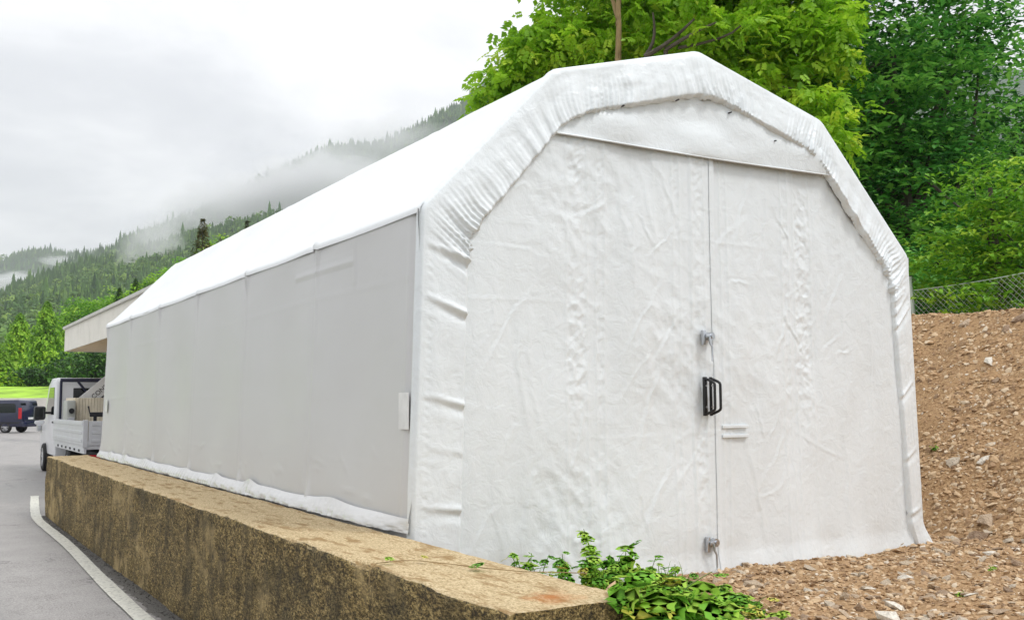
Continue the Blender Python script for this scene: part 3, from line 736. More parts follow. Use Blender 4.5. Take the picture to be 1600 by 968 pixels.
for k in range(5):
    xa = bx0+.03+k*2.3; MB().box((xa+.012, by1-.029, bz0), (xa+2.288, by1, bz1-.07), .003).build('fascia_panel', M['fascia'], bld)
MB().box((bx0-.05, by0, bz1-.068), (bx1, by1+.05, bz1+.0), .006).build('roof_trim', M['fascia_trim'], bld)
sf = empty('soffit', (0, 0, 0), None, None); sf.parent = bld; sf.location = (0, 0, 0)
for k in range(22):
    xa = bx0+.03+k*.15
    MB().box((xa, by0+.04, bz0+.012), (xa+.142, by1-.04, bz0+.034), .003).build('soffit_board', M['soffit'], sf)
MB().box((4.6, by0+.3, ROAD), (bx1-.2, by1-.6, bz0+.05)).build('wall', M['render_wall'], bld)

# ==================================================================== FAR CAR PARK EDGE
M['far_concrete'] = simple('pale_concrete', (.58, .55, .50), .85, 0, .12, .6, .2)
fw = empty('boundary_wall', (10, 112, ROAD), 'pale concrete boundary wall behind the dark blue van', 'wall')
fx = np.linspace(-60, 60, 31)
for a, c_ in zip(fx, fx[1:]):
    MB().box((a+.02, 112-.002*a, ROAD-.2), (c_-.02, 112.4-.002*a, 1.93), .02).build('wall_panel', M['far_concrete'], fw)
M['grass'] = simple('meadow_grass', (.30, .50, .035), .9, 0, .4, .35, .8)
# grassy slope behind it
xs = np.linspace(-90, 90, 120); ys = np.linspace(112.45, 190, 60); X, Y = np.meshgrid(xs, ys, indexing='ij')
k_ = (Y-112.4)
Z = 1.85+.055*k_+.028*np.clip(X-6, -12, 40)*sstep(0, 35, k_)+.35*fbm(X*.08, Y*.08, 130)*sstep(0, 10, k_)
meadow = tag(obj_np('grass_slope', np.stack([X, Y, Z], -1), grid_faces(*X.shape), M['grass']), kind='structure')
FHU = [(-900, 6), (100, 9.2), (150, 10.2), (180, 11.2), (250, 13.5), (290, 15), (345, 17.5), (600, 19), (2600, 19)]
def az_u(x, y):
    return 800+FPX*np.tan(np.clip(np.arctan2(np.asarray(x)-CAM[0], np.asarray(y)-CAM[1])-YAW, -1.2, 1.2))
def foot_z(x, y):
    d = np.hypot(np.asarray(x)-CAM[0], np.asarray(y)-CAM[1]); h = np.interp(az_u(x, y), [p[0] for p in FHU], [p[1] for p in FHU])
    return 3.2+(h-3.2)*sstep(150, 178, d)+(24-h)*sstep(260, 520, d)
an = np.linspace(YAW-radians(52), YAW+radians(48), 160); dd_ = np.r_[np.linspace(150, 200, 18), np.linspace(215, 560, 24)]; A, D_2 = np.meshgrid(an, dd_, indexing='ij')
X = CAM[0]+np.sin(A)*D_2; Y = CAM[1]+np.cos(A)*D_2
tag(obj_np('foothill', np.stack([X, Y, foot_z(X, Y)+.4*fbm(X*.05, Y*.05, 131)-.6*sstep(160, 150, D_2)], -1), grid_faces(*X.shape, True), M['grass']), kind='structure')
def slope_z(x, y): return 1.85+.055*(y-112.4)+.028*min(max(x-6, -12), 40)

# ==================================================================== FOLIAGE
LEAF_V = np.array([(0, 0, 0), (.27, .42, .06), (0, 1, -.10), (-.27, .42, .06)]); LEAF_F = np.array([(0, 1, 2), (0, 2, 3)])
def rand_rot(n, tilt, r, droop=0.):
    """random yaw, leaf plane tilted from the horizontal"""
    yaw = r.uniform(0, 2*pi, n); a = r.normal(0, tilt, n)-droop; c = r.normal(0, tilt, n)
    cy, sy = np.cos(yaw), np.sin(yaw); ca, sa = np.cos(a), np.sin(a); cb, sb = np.cos(c), np.sin(c); z = np.zeros(n); o = np.ones(n)
    Rz = np.stack([np.stack([cy, -sy, z], -1), np.stack([sy, cy, z], -1), np.stack([z, z, o], -1)], 1)
    Rx = np.stack([np.stack([o, z, z], -1), np.stack([z, ca, -sa], -1), np.stack([z, sa, ca], -1)], 1)
    Ry = np.stack([np.stack([cb, z, sb], -1), np.stack([z, o, z], -1), np.stack([-sb, z, cb], -1)], 1)
    return Rz@Rx@Ry
def leaves(P, R, S, V=LEAF_V, F=LEAF_F):
    VV = np.einsum('nij,vj->nvi', R, V)*S[:, None, None]+P[:, None]
    FF = F[None]+(np.arange(len(P))*len(V))[:, None, None]
    return VV.reshape(-1, 3), FF.reshape(-1, F.shape[1])
# compound leaf: drooping stalk with pairs of leaflets
cv, cf = [], []
for k in range(4):
    for s in ((-1, 1) if k < 3 else (0,)):
        a = s*radians(62); base = np.array([0, .16+.24*k, -.12*(k/3)**2]); off_ = len(cv)*1
        rt = np.array([[cos(a), sin(a), 0], [-sin(a), cos(a), 0], [0, 0, 1]])
        b0 = len(np.concatenate(cv)) if cv else 0
        lv = (LEAF_V*np.array([1.35, 1, 1.5]))*(.48 if s else .54); lv = lv@rt.T+base; lv[:, 2] -= .10*np.linalg.norm((lv-base)[:, :2], axis=1)
        cv.append(lv); cf.append(LEAF_F+b0)
COMP_V = np.concatenate(cv); COMP_F = np.concatenate(cf)
def clumps(blobs, n_cl, r, flat=.45, inner=.5):
    """clump centres spread through ellipsoids, thinner towards the inside; returns centres and a shade value"""
    vol = np.array([b[1][0]*b[1][1]*b[1][2] for b in blobs])**.75; cnts = np.maximum(1, (n_cl*vol/vol.sum()).astype(int))
    out = []
    for (c, rad), n in zip(blobs, cnts):
        d = r.normal(size=(n, 3)); d /= np.linalg.norm(d, axis=1)[:, None]
        rr = (inner+(1.06-inner)*r.random(n)**.55)*(1+.16*fbm(d[:, 0]*2+c[0], d[:, 1]*2+d[:, 2]*3, 140, 2))
        out.append(np.array(c)+d*rr[:, None]*np.array(rad))
    return np.concatenate(out)
def foliage(blobs, n_cl, per, size, r, spread=.35, flat=.35, tilt=.35, droop=.15, V=LEAF_V, F=LEAF_F, inner=.45, tint_mu=.5, tint_sd=.16):
    C_ = clumps(blobs, n_cl, r, inner=inner); n = len(C_)
    th = r.uniform(0, 2*pi, (n, per)); rr = np.sqrt(r.random((n, per)))*spread*(.6+.8*r.random((n, 1)))
    P = C_[:, None, :]+np.stack([rr*np.cos(th), rr*np.sin(th), r.normal(0, flat*spread*.5, (n, per))-.22*rr**2/spread], -1)
    P = P.reshape(-1, 3); R = rand_rot(len(P), tilt, r, droop)
    S = size*np.exp(r.normal(0, .22, len(P)))
    tcl = np.repeat(np.clip(r.normal(tint_mu, tint_sd, n), 0, 1), per); T_ = np.clip(tcl+r.normal(0, .10, len(P)), 0, 1)
    return P, R, S, T_, C_
def wood(name, limbs, mat, parent, n=8):
    m_ = MB()
    for pts, ra in limbs: m_.tube(pts, ra, n)
    return m_.build(name, mat, parent, smooth=True)
def limb(a, b, r0, r1, k=6, bend=.25, r=None):
    a, b = np.array(a, float), np.array(b, float); L = np.linalg.norm(b-a); o = r.normal(0, bend*L*.25, 3)
    s = np.linspace(0, 1, k); pts = [a+(b-a)*q+o*sin(pi*q)+np.array([0, 0, -.04*L*sin(pi*q)]) for q in s]
    return pts, [r0+(r1-r0)*q for q in s]
M['bark'] = simple('grey_bark', (.10, .085, .065), .9, 0, .35, 6, .8)
M['bark_pale'] = simple('ochre_bark', (.30, .21, .10), .9, 0, .3, 6, .8)
M['leaf_ash'] = leaf_mat('yellow_green_leaf', (.16, .36, .02), (.36, .64, .035), (.62, .76, .07), .5)
M['leaf_maple'] = leaf_mat('deep_green_leaf', (.02, .09, .022), (.11, .36, .06), (.34, .68, .12), .36)
M['leaf_shrub'] = leaf_mat('fresh_green_leaf', (.06, .18, .02), (.22, .48, .035), (.46, .66, .07), .38)
M['leaf_larch'] = leaf_mat('larch_needle', (.06, .18, .02), (.30, .54, .04), (.54, .72, .06), .35, .6)
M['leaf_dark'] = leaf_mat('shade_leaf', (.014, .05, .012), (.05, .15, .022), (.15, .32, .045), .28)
M['leaf_spruce'] = leaf_mat('spruce_needle', (.03, .05, .012), (.13, .13, .03), (.30, .22, .06), .2, .7)
def crown(name, parent, data, mat, V=LEAF_V, F=LEAF_F):
    P, R, S, T_ = data[:4]; VV, FF = leaves(P, R, S, V, F)
    return tag(obj_np(name, VV, FF, mat, parent, np.repeat(T_, len(F)), smooth=False), kind='stuff')

# yellow-green ash behind the tent
r = np.random.default_rng(21)
def blob(u, v, t, rad): return (far(u, v, t), np.array(rad))
tb = np.array([9.0, 10.0, 2.1])
ash = empty('ash_tree', tb, 'yellow-green leafy tree with ochre trunk rising behind the tent ridge', 'tree')
bl = [blob(900, 80, 20, (1.15, 1.2, .85)), blob(1010, 20, 20, (1.6, 1.5, 1.2)), blob(820, 130, 20, (.75, .8, .55)), blob(1120, 30, 19, (1.5, 1.5, 1.2)), blob(1215, 90, 18.5, (1.1, 1.1, .85)), blob(960, -90, 21, (2., 2., 1.3)), blob(1160, -90, 20, (2., 2., 1.4)),
      blob(1290, 60, 18, (.55, .7, .8)), blob(1295, 165, 17.5, (.45, .5, .5)), blob(1000, 110, 21.5, (1.9, 1.5, 1.)), blob(1230, 0, 19.5, (1.2, 1.2, .8)), blob(870, 60, 20.5, (.6, .8, .5)), blob(1300, 205, 17.2, (.28, .35, .25)), blob(770, 150, 20, (.42, .6, .3)), blob(800, 105, 20, (.5, .6, .4)), blob(850, 75, 20, (.55, .6, .45)), blob(1130, 150, 20, (1.6, 1., .8))]
dt = foliage(bl, 1650, 11, .215, r, spread=.36, flat=.6, tilt=.4, droop=.45, V=COMP_V, F=COMP_F, inner=.3, tint_mu=.52, tint_sd=.2)
P, R, S, T_, C_ = dt
ax0 = far(964, 150, 18.3); ax1 = far(967, -40, 18.3); tt_ = np.clip(((P-ax0)@(ax1-ax0))/np.sum((ax1-ax0)**2), 0, 1); dv = P-(ax0+tt_[:, None]*(ax1-ax0)); nearer = (dv@AX_F) < .3   # light gap round the leader
lat = np.abs(dv@AX_R); ok = ~((lat < .13) & nearer & (r.random(len(P)) < .75)); P, R, S, T_ = P[ok], R[ok], S[ok], T_[ok]
q = pix(P); infr = (q[:, 0] > 0) & (q[:, 0] < 1600) & (q[:, 1] > 0) & (q[:, 1] < 260)
near = np.argsort(np.where(infr, q[:, 2], 1e9))[:150]; keep = np.ones(len(P), bool); keep[near] = False
crown('foliage', ash, (P[keep], R[keep], S[keep], T_[keep]), M['leaf_ash'], COMP_V, COMP_F)
lms = []
for tv in (.2, .45, .6, .75, .95):
    me = mesh_np('leaf', COMP_V, COMP_F, np.full(len(COMP_F), tv), smooth=False); me.materials.append(M['leaf_ash']); lms.append(me)
for i in near:
    o = bpy.data.objects.new('leaf', lms[int(np.clip(T_[i]*5, 0, 4))]); mm = Matrix((R[i]*S[i]).tolist()).to_4x4(); mm.translation = Vector(P[i]-tb); o.matrix_local = mm; link(o, ash)
tp = far(965, -20, 18.3); t0 = far(963, 200, 18.3)
tb_ = t0.copy(); tb_[2] = 2.1
wood('trunk', [([tb_, (tb_+t0)/2+.05, t0, far(966, 90, 18.3), far(967, 40, 18.3), tp], [.15, .12, .08, .058, .048, .035]), limb(far(966, 40, 18.3), far(975, -60, 18.3), .05, .02, r=r), limb(far(966, 30, 18.3), far(950, -50, 18.3), .045, .02, r=r)], M['bark_pale'], ash)
fork = far(1000, 170, 18.2)
wood('branch', [limb(t0-np.array([0, 0, 1.2]), fork, .12, .10, r=r), limb(fork, far(1010, 95, 18.0), .08, .055, r=r), limb(far(1008, 88, 18.0), far(1085, 30, 17.6), .05, .02, r=r), limb(far(1008, 88, 18.0), far(1020, 20, 17.8), .04, .015, r=r),
     limb(fork, far(1040, 78, 17.9), .06, .04, r=r), limb(far(1040, 78, 17.9), far(1120, 35, 17.5), .04, .016, r=r), limb(far(1060, 75, 17.9), far(1170, 25, 17.5), .03, .012, r=r), limb(fork, far(1200, 130, 18.4), .06, .02, r=r), limb(far(1180, 125, 18.4), far(1300, 160, 17.4), .02, .008, r=r)], M['bark'], ash)

# deep green maples right of the tent
def broadleaf(name, base, label, blobs, n_cl, per, size, mat, seed, limbs=14, spread=.5, tilt=.3, tint_mu=.45, tint_sd=.2, flat=.25, tr=.2, inner=.35, group=None, cat='tree', droop=.15):
    r = np.random.default_rng(seed)
    o = empty(name, base, label, cat, group)
    d = foliage(blobs, n_cl, per, size, r, spread=spread, flat=flat, tilt=tilt, inner=inner, tint_mu=tint_mu, tint_sd=tint_sd, droop=droop)
    crown('foliage', o, d, mat)
    top = max(blobs, key=lambda b: b[0][2])[0]; base = np.array(base, float)
    lm = [limb(base, base*.35+np.array([top[0]*.65, top[1]*.65, base[2]*.35+top[2]*.65]), tr, tr*.45, 8, .08, r)]
    tip = lm[0][0]
    for k in range(limbs):
        s = r.integers(2, len(tip)); bb = blobs[int(r.integers(len(blobs)))]
        e = bb[0]+r.normal(0, .4, 3)*bb[1]; lm.append(limb(tip[s], e, tr*.3, tr*.06, 6, .2, r))
    wood('trunk', lm, M['bark'], o, 7)
    return o
MAPLE = [blob(1400, 40, 20, (2.2, 2.0, 1.4)), blob(1330, 170, 19.5, (1.5, 1.5, 1.3)), blob(1445, 170, 20.5, (1.7, 2., 1.5)), blob(1400, 300, 19.5, (2., 1.6, 1.5)), blob(1500, 60, 21, (1.1, 1.3, 1.2)), blob(1300, 280, 20, (1.4, 1.5, 1.2)), blob(1560, 255, 21, (1.4, 1.6, .9)), blob(1440, 410, 19, (1.5, 1.3, 1.1)), blob(1240, 220, 21, (1.4, 1.4, 1.4)), blob(1380, -60, 21, (2., 2., 1.3)), blob(1535, 30, 21, (.5, .6, .35)), blob(1550, 110, 21, (.4, .5, .3)), blob(1350, 420, 20.5, (1.6, 1.5, 1.2)), blob(1520, 350, 22, (1.8, 1.6, 1.5))]
bmp = far(1420, 520, 20); bmp[2] = 2.2
broadleaf('maple_tree', bmp, 'tall deep green maple behind the chain-link fence', MAPLE, 1350, 27, .155, M['leaf_maple'], 31, 26, .58, .30, .55, .27, .14, .24)
SH = [blob(1540, 300, 14.5, (.75, .7, .55)), blob(1580, 380, 14.2, (.9, .8, .7)), blob(1500, 400, 14.8, (.75, .7, .6)), blob(1640, 330, 14.2, (.9, .8, .8)), blob(1560, 455, 14, (.9, .7, .5)), blob(1480, 460, 14.8, (.5, .5, .3)), blob(1650, 440, 14, (.9, .9, .8))]
bsh = far(1570, 500, 14.4); bsh[2] = 2.15
broadleaf('hornbeam_shrub', bsh, 'fresh green bushy shrub at the right edge behind the fence', SH, 480, 22, .095, M['leaf_shrub'], 32, 16, .30, .3, .5, .26, .16, .07, cat='shrub')
UN = [blob(1460, 480, 15.5, (.6, .6, .45)), blob(1420, 470, 16.5, (.7, .7, .6)), blob(1500, 475, 16, (.7, .7, .4)), blob(1560, 485, 15.5, (.7, .6, .3)), blob(1380, 470, 17, (.9, .9, .8))]
bun = far(1470, 520, 16); bun[2] = 2.15
broadleaf('bramble_bush', bun, 'low dark bramble tangle showing through the chain-link fence', UN, 300, 24, .10, M['leaf_maple'], 33, 8, .34, .4, .55, .25, .3, .05, cat='bush')
BK = [blob(1250, 180, 27, (2.6, 2.5, 2.2)), blob(1420, 200, 28, (3, 3, 2.6)), blob(1330, 340, 27, (3, 2.6, 2.4)), blob(1560, 330, 28, (3, 3, 2.2)), blob(1460, 440, 26, (3, 2.5, 1.6)), blob(1130, 120, 29, (2.6, 2.6, 1.6)), blob(1640, 300, 28, (2, 3, 2.2)), blob(1600, 430, 25, (2.6, 2.4, 1.6))]
bbk = far(1420, 520, 27); bbk[2] = 2.4
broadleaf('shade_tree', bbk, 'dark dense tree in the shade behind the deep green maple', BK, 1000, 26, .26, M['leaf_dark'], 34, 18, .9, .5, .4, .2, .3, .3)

# ==================================================================== CHAIN LINK FENCE
M['galv'] = simple('galvanised_wire', (.62, .65, .63), .5, .2)
M['post'] = simple('grey_green_post', (.56, .64, .58), .5, .1)
fp0 = np.array([9.9, 4.27, 2.10]); fp1 = np.array([9.5, -1.5, 2.12]); fend = np.array([10.2, 9.5, 2.1])
fence = empty('chain_link_fence', fp0, 'sagging chain-link fence with grey post along the top of the bank', 'fence')
fd = (fp1-fp0)/np.linalg.norm(fp1-fp0)
def fpt(s, h):                                         # along the fence, with a sagging, climbing top wire
    top = .66+.10*min(max(s, 0), 4)/2-.05*sin(pi*min(max(s, 0), 3)/3)
    return fp0+fd*s+np.array([0, 0, h*top])
MB().tube([fp0+np.array([.06, 0, -.15]), fp0+np.array([-.05, .0, .86])], .028, 12).build('post', M['post'], fence, smooth=True)
p2 = fp0+fd*5.2; MB().tube([p2+np.array([0, 0, -.1]), p2+np.array([0, 0, 1.0])], .028, 12).build('post', M['post'], fence, smooth=True)
MB().tube([fpt(s, 1) for s in np.linspace(0, 5.2, 40)], .006, 5).build('top_wire', M['galv'], fence, smooth=True)
m_ = MB(); pitch = .085
for k in range(-12, 75):
    for sg in (1, -1):
        pts = []
        for j in range(0, 13):
            h = j/12; s = k*pitch+(sg*h*.72 if sg > 0 else .72-h*.72)
            if -.001 <= s <= 5.2: pts.append(fpt(s, h)+np.array([.002*sg, 0, 0]))
        if len(pts) > 1: m_.tube(pts, .0026, 3, False)
tag(m_.build('wire_mesh', M['galv'], fence), kind='stuff')

# ==================================================================== TREES ON THE LEFT
def conifer(name, base, h, rad, label, mat, seed, n=2600, size=.5, cat='tree', group=None, droop=.5, tiers=0, round_=.8):
    r = np.random.default_rng(seed); base = np.array(base, float)
    o = empty(name, base, label, cat, group)
    s = r.random(n)**.75; 
    if tiers: s = np.clip((np.round(s*tiers)+r.normal(0, .28, n))/tiers, 0, 1)
    ang = r.uniform(0, 2*pi, n); lob = 1+.22*np.sin(ang*5+s*17+seed)+.18*r.normal(size=n)
    prof = rad*np.clip(1-s, 0, 1)**round_*(.95+.1*np.sin(s*40)); rr = prof*np.sqrt(.12+.88*r.random(n))*lob
    P = base+np.stack([rr*np.cos(ang), rr*np.sin(ang), .06*h+s*h*.94-.10*rr], -1)
    out = np.arctan2(np.sin(ang), np.cos(ang))-pi/2+r.normal(0, .5, n); a = -droop+r.normal(0, .3, n)
    cy, sy, ca, sa = np.cos(out), np.sin(out), np.cos(a), np.sin(a); z = np.zeros(n); o1 = np.ones(n)
    R = np.stack([np.stack([cy, -sy, z], -1), np.stack([sy, cy, z], -1), np.stack([z, z, o1], -1)], 1)@np.stack([np.stack([o1, z, z], -1), np.stack([z, ca, -sa], -1), np.stack([z, sa, ca], -1)], 1)
    S = size*(.5+.7*(1-s))*np.exp(r.normal(0, .25, n))
    T_ = np.clip(.5+.22*fbm(P[:, 0]*.5, P[:, 2]*.5, seed, 2)+r.normal(0, .16, n), 0, 1)
    crown('foliage', o, (P, R, S, T_), mat)
    MB().tube([base, base+np.array([0, 0, h*.6]), base+np.array([0, 0, h*.97])], [rad*.07, rad*.045, .02], 7).build('trunk', M['bark'], o, smooth=True)
    return o
def foot(u, v, t):
    p = far(u, v, t); return p
for i, (u, vt, t, rad, lab) in enumerate([(74, 470, 150, 3.5, 'tallest bright green larch left of the canopy building'), (32, 488, 156, 3.3, 'bright green larch left of the tallest one'), (-14, 520, 150, 3.0, 'bright green larch cut off by the left picture edge'), (101, 515, 158, 2.4, 'yellowish green larch just left of the canopy corner'), (8, 548, 142, 1.8, 'small bright green larch in front of the leftmost larches')]):
    top = far(u, vt, t); b0 = top.copy(); b0[2] = slope_z(top[0], top[1])-.2
    conifer('larch_tree', b0, top[2]-b0[2], rad, lab, M['leaf_larch'], 40+i, 5200, .62, group='larches beyond the car park', round_=.72, droop=.7)
for i, (u, vt, t, rad, lab) in enumerate([(125, 545, 140, 4.2, 'dark leafy tree under the left end of the canopy'), (158, 540, 132, 4.0, 'dark leafy tree seen under the canopy beside the tent'), (192, 530, 134, 4.0, 'dark leafy tree hidden by the rear of the tent'), (50, 575, 138, 2.4, 'dark bush at the foot of the tallest larch'), (12, 585, 136, 1.6, 'rounded green bush on the grass slope at the left edge')]):
    c0 = far(u, vt, t); b0 = c0.copy(); b0[2] = slope_z(c0[0], c0[1])-.2; hh = c0[2]-b0[2]
    bls = [(b0+np.array([dx*rad, dy*rad, hh*hz]), np.array([rad*.6, rad*.6, hh*.36])) for dx, dy, hz in ((0, 0, .68), (.5, .1, .45), (-.5, -.1, .45), (.1, -.4, .3), (-.2, .3, .55), (.75, -.2, .25), (-.75, .0, .25))]
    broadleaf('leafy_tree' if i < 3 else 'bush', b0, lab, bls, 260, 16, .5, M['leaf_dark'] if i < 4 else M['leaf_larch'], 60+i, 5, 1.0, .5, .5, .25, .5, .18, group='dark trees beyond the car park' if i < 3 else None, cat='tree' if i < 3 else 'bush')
# bright broadleaf row and small conifers on the slope above the canopy
for i, (u, vt, t, rad, lab) in enumerate([(120, 468, 190, 4.5, 'pale green tree directly above the canopy corner'), (150, 462, 190, 5, 'green tree above the left part of the canopy roof'), (178, 455, 185, 4.6, 'light green tree above the middle of the canopy roof'), (222, 443, 180, 4.6, 'yellow-green tree where canopy and tent roof meet'), (250, 425, 180, 4.5, 'yellow-green tree just left of the tent roof'), (345, 370, 170, 4.2, 'light green tree right of the brownish spruce above the tent roof'), (290, 400, 175, 4.6, 'green tree left of the brownish spruce above the tent roof')]):
    c0 = far(u, vt, t); b0 = c0.copy(); b0[2] = float(foot_z(c0[0], c0[1]))-.4; hh = c0[2]-b0[2]
    bls = [(b0+np.array([dx*rad, dy*rad, hh*hz]), np.array([rad*.55, rad*.55, hh*.22])) for dx, dy, hz in ((0, 0, .80), (.5, .1, .6), (-.5, -.1, .62), (.1, -.4, .5), (-.2, .3, .7), (.8, -.2, .42), (-.8, .0, .42))]
    broadleaf('hillside_tree', b0, lab, bls, 240, 16, .55, M['leaf_shrub'] if i < 3 or i == 6 else M['leaf_larch'], 70+i, 4, 1.1, .5, .5, .25, .5, .18, group='light green trees above the canopy')
for i, (u, vt, t, hh, rad, lab, mt_) in enumerate([(317, 343, 120, 17, 4.2, 'brownish green spruce standing above the tent roof', 'leaf_spruce'), (187, 450, 178, 12, 2.4, 'small dark spruce above the canopy, left of the pair', 'leaf_dark'), (212, 436, 178, 13, 2.2, 'small dark spruce above the canopy, right of the pair', 'leaf_dark'), (386, 346, 130, 14, 2.0, 'spruce tip just showing over the tent roof', 'leaf_spruce')]):
    top = far(u, vt, t); zb = float(foot_z(top[0], top[1]))-.5 if t > 150 else slope_z(top[0], top[1])-.6; hh = top[2]-zb; conifer('spruce_tree', top-np.array([0, 0, hh]), hh, rad, lab, M[mt_], 80+i, 4200, .55, tiers=13, droop=.1, round_=.85)

# ==================================================================== MOUNTAINS
def mountain(name, sky_uv, d0, d1, z0, amp, seed, mat, nu=260, nr=90, power=1.15, uv_lo=None):
    us = np.array([p[0] for p in sky_uv], float); vs = np.array([p[1] for p in sky_uv], float)
    u = np.linspace(us[0], us[-1], nu); v = np.interp(u, us, vs)
    H = np.array([heading(a, c_) for a, c_ in zip(u, v)]); hl = np.linalg.norm(H[:, :2], axis=1); az = np.arctan2(H[:, 0], H[:, 1]); el = H[:, 2]/hl
    zs = CAM[2]+el*d1
    s = np.linspace(0, 1.35, nr); D = d0+(d1-d0)*s
    A, Sx = np.meshgrid(az, s, indexing='ij'); Dm = np.repeat(D[None], nu, 0)
    prof = np.where(Sx <= 1, np.clip(Sx, 0, 1)**power, 1-.9*(Sx-1))
    Z = z0+(zs[:, None]-z0)*prof
    X = CAM[0]+np.sin(A)*Dm; Y = CAM[1]+np.cos(A)*Dm
    Z = Z+amp*fbm(X/(d1*.12), Y/(d1*.12), seed, 5)*np.sin(pi*np.clip(Sx, 0, 1))**.8
    o = tag(obj_np(name, np.stack([X, Y, Z], -1), grid_faces(nu, nr, True), mat), kind='structure')
    return o, X, Y, Z, Sx
M['forest_floor'] = simple('forest_floor', (.022, .05, .018), .95, 0, .4, .02)
NEAR = [(-700, 520), (-300, 500), (0, 470), (33, 453), (66, 442), (99, 429), (132, 419), (200, 402), (300, 372), (420, 345), (600, 300), (900, 280), (1300, 280), (1800, 320), (2400, 380)]
MID = [(-700, 560), (-300, 530), (0, 475), (60, 445), (100, 420), (124, 410), (149, 403), (187, 386), (205, 376), (222, 372), (240, 364), (330, 330), (440, 268), (510, 232), (600, 228), (660, 196), (740, 152), (820, 108), (950, 60), (1150, 40), (1400, 70), (1600, 110), (2000, 190), (2500, 300)]
FAR = [(-700, 470), (-300, 440), (-100, 425), (0, 411), (25, 399), (50, 394), (70, 393), (100, 397), (125, 402), (200, 385), (300, 370), (500, 350), (900, 330), (1600, 330), (2400, 380)]
hill, hX, hY, hZ, hS = mountain('wooded_hill', NEAR, 480, 1350, 18, 6, 150, M['forest_floor'], power=1.05)
mnt, mX, mY, mZ, mS = mountain('mountain', MID, 1350, 2400, 60, 16, 151, M['forest_floor'], power=1.1)
fmt, fX, fY, fZ, fS = mountain('far_mountain', FAR, 2900, 3800, 100, 22, 152, M['forest_floor'])
# forest
def tree_tpl(kind, seed):
    r = np.random.default_rng(seed); V, F = [], []
    if kind == 0:                                   # spruce: jagged skirts
        for k, (zb, zt, rd) in enumerate(((.05, .45, .17), (.22, .60, .145), (.40, .74, .115), (.56, .87, .08), (.72, 1.0, .05))):
            n = 8; b0 = len(V); ph = r.uniform(0, 6)
            for j in range(n): q_ = rd*(1.12 if j % 2 else .62)*(1+.3*(r.random()-.5)); V.append((q_*cos(ph+j*2*pi/n), q_*sin(ph+j*2*pi/n), zb-(.03 if j % 2 else -.03)+.03*(r.random()-.5)))
            V.append((0, 0, zt))
            for j in range(n): F.append((b0+j, b0+(j+1) % n, b0+n))
    else:                                           # broadleaf: crown of tufts
        for k in range(30):
            d = r.normal(size=3); d /= np.linalg.norm(d); d[2] = abs(d[2])*1.1-.3; c_ = np.array([0, 0, .55])+d*np.array([.29, .29, .40])*r.uniform(.75, 1.05); b0 = len(V); a = r.uniform(.07, .13)
            R_ = rand_rot(1, .7, r)[0]
            for p in ((-a, 0, 0), (0, -a*.8, .2*a), (a, 0, 0), (0, a*.8, .2*a)): V.append(tuple(c_+R_@np.array(p)))
            F.append((b0, b0+1, b0+2)); F.append((b0, b0+2, b0+3))
    return np.array(V, float), np.array(F)
TPL = [tree_tpl(0, 1), tree_tpl(0, 2), tree_tpl(0, 5), tree_tpl(1, 3), tree_tpl(1, 4)]
M['forest'] = leaf_mat('forest_canopy', (.03, .075, .035), (.11, .21, .065), (.30, .44, .10), .2, .9)
def forest(name, X, Y, Z, Sx, n, hgt, parent, label, u_rng, s_rng, decid, seed, ridge=0):
    r = np.random.default_rng(seed); nu, nr = X.shape
    fu = r.uniform(u_rng[0]*(nu-1), u_rng[1]*(nu-1), n); s_ = r.uniform(s_rng[0], s_rng[1], n)
    if ridge: s_[:ridge] = r.uniform(.93, 1.02, ridge)
    fr_ = s_/1.35*(nr-1); i = np.clip(fu.astype(int), 0, nu-2); j = np.clip(fr_.astype(int), 0, nr-2); a = fu-i; c_ = fr_-j
    lerp = lambda A: (A[i, j]*(1-a)+A[i+1, j]*a)*(1-c_)+(A[i, j+1]*(1-a)+A[i+1, j+1]*a)*c_
    P = np.stack([lerp(X), lerp(Y), lerp(Z)], -1); pd = decid(s_)
    mixn = .5*vn(P[:, 0]/90, P[:, 1]/90, seed)
    dec = r.random(n) < np.clip(pd+mixn, 0, 1); kind = np.where(dec, r.integers(3, 5, n), r.integers(0, 3, n))
    H = hgt*np.exp(r.normal(0, .24, n))*np.where(dec, .78, 1.); yaw = r.uniform(0, 6.28, n)
    Vs, Fs, Ts = [], [], []; off = 0
    for k, (V, F) in enumerate(TPL):
        ix = np.where(kind == k)[0]
        if not len(ix): continue
        cy, sy = np.cos(yaw[ix]), np.sin(yaw[ix]); VV = np.stack([cy[:, None]*V[:, 0]-sy[:, None]*V[:, 1], sy[:, None]*V[:, 0]+cy[:, None]*V[:, 1], np.repeat(V[:, 2][None], len(ix), 0)], -1)*H[ix][:, None, None]
        VV[..., :2] *= (1.0+.3*r.random(len(ix)))[:, None, None]
        VV = VV+(P[ix]-np.array([0, 0, .6]))[:, None]; FF = F[None]+(np.arange(len(ix))*len(V))[:, None, None]+off; off += VV.shape[0]*VV.shape[1]
        Vs.append(VV.reshape(-1, 3)); Fs.append(FF.reshape(-1, 3)); tv = np.clip(r.normal(.62 if k > 2 else .35, .17, len(ix)), 0, 1); Ts.append(np.clip(np.repeat(tv, len(F))+r.normal(0, .06, len(ix)*len(F)), 0, 1))
    o = obj_np(name, np.concatenate(Vs), np.concatenate(Fs), M['forest'], None, np.concatenate(Ts), smooth=False)
    return tag(o, label, 'forest', kind='stuff')
forest('hillside_forest', hX, hY, hZ, hS, 6600, 12.5, None, 'mixed forest covering the nearer hill behind the larches', (.185, .37), (.03, 1.05), lambda s: .75-.4*s, 160, 900)
forest('mountain_forest', mX, mY, mZ, mS, 8600, 20, None, 'misty spruce forest covering the mountain behind the tent', (.235, .53), (.15, 1.05), lambda s: .25-.25*s, 161, 1500)
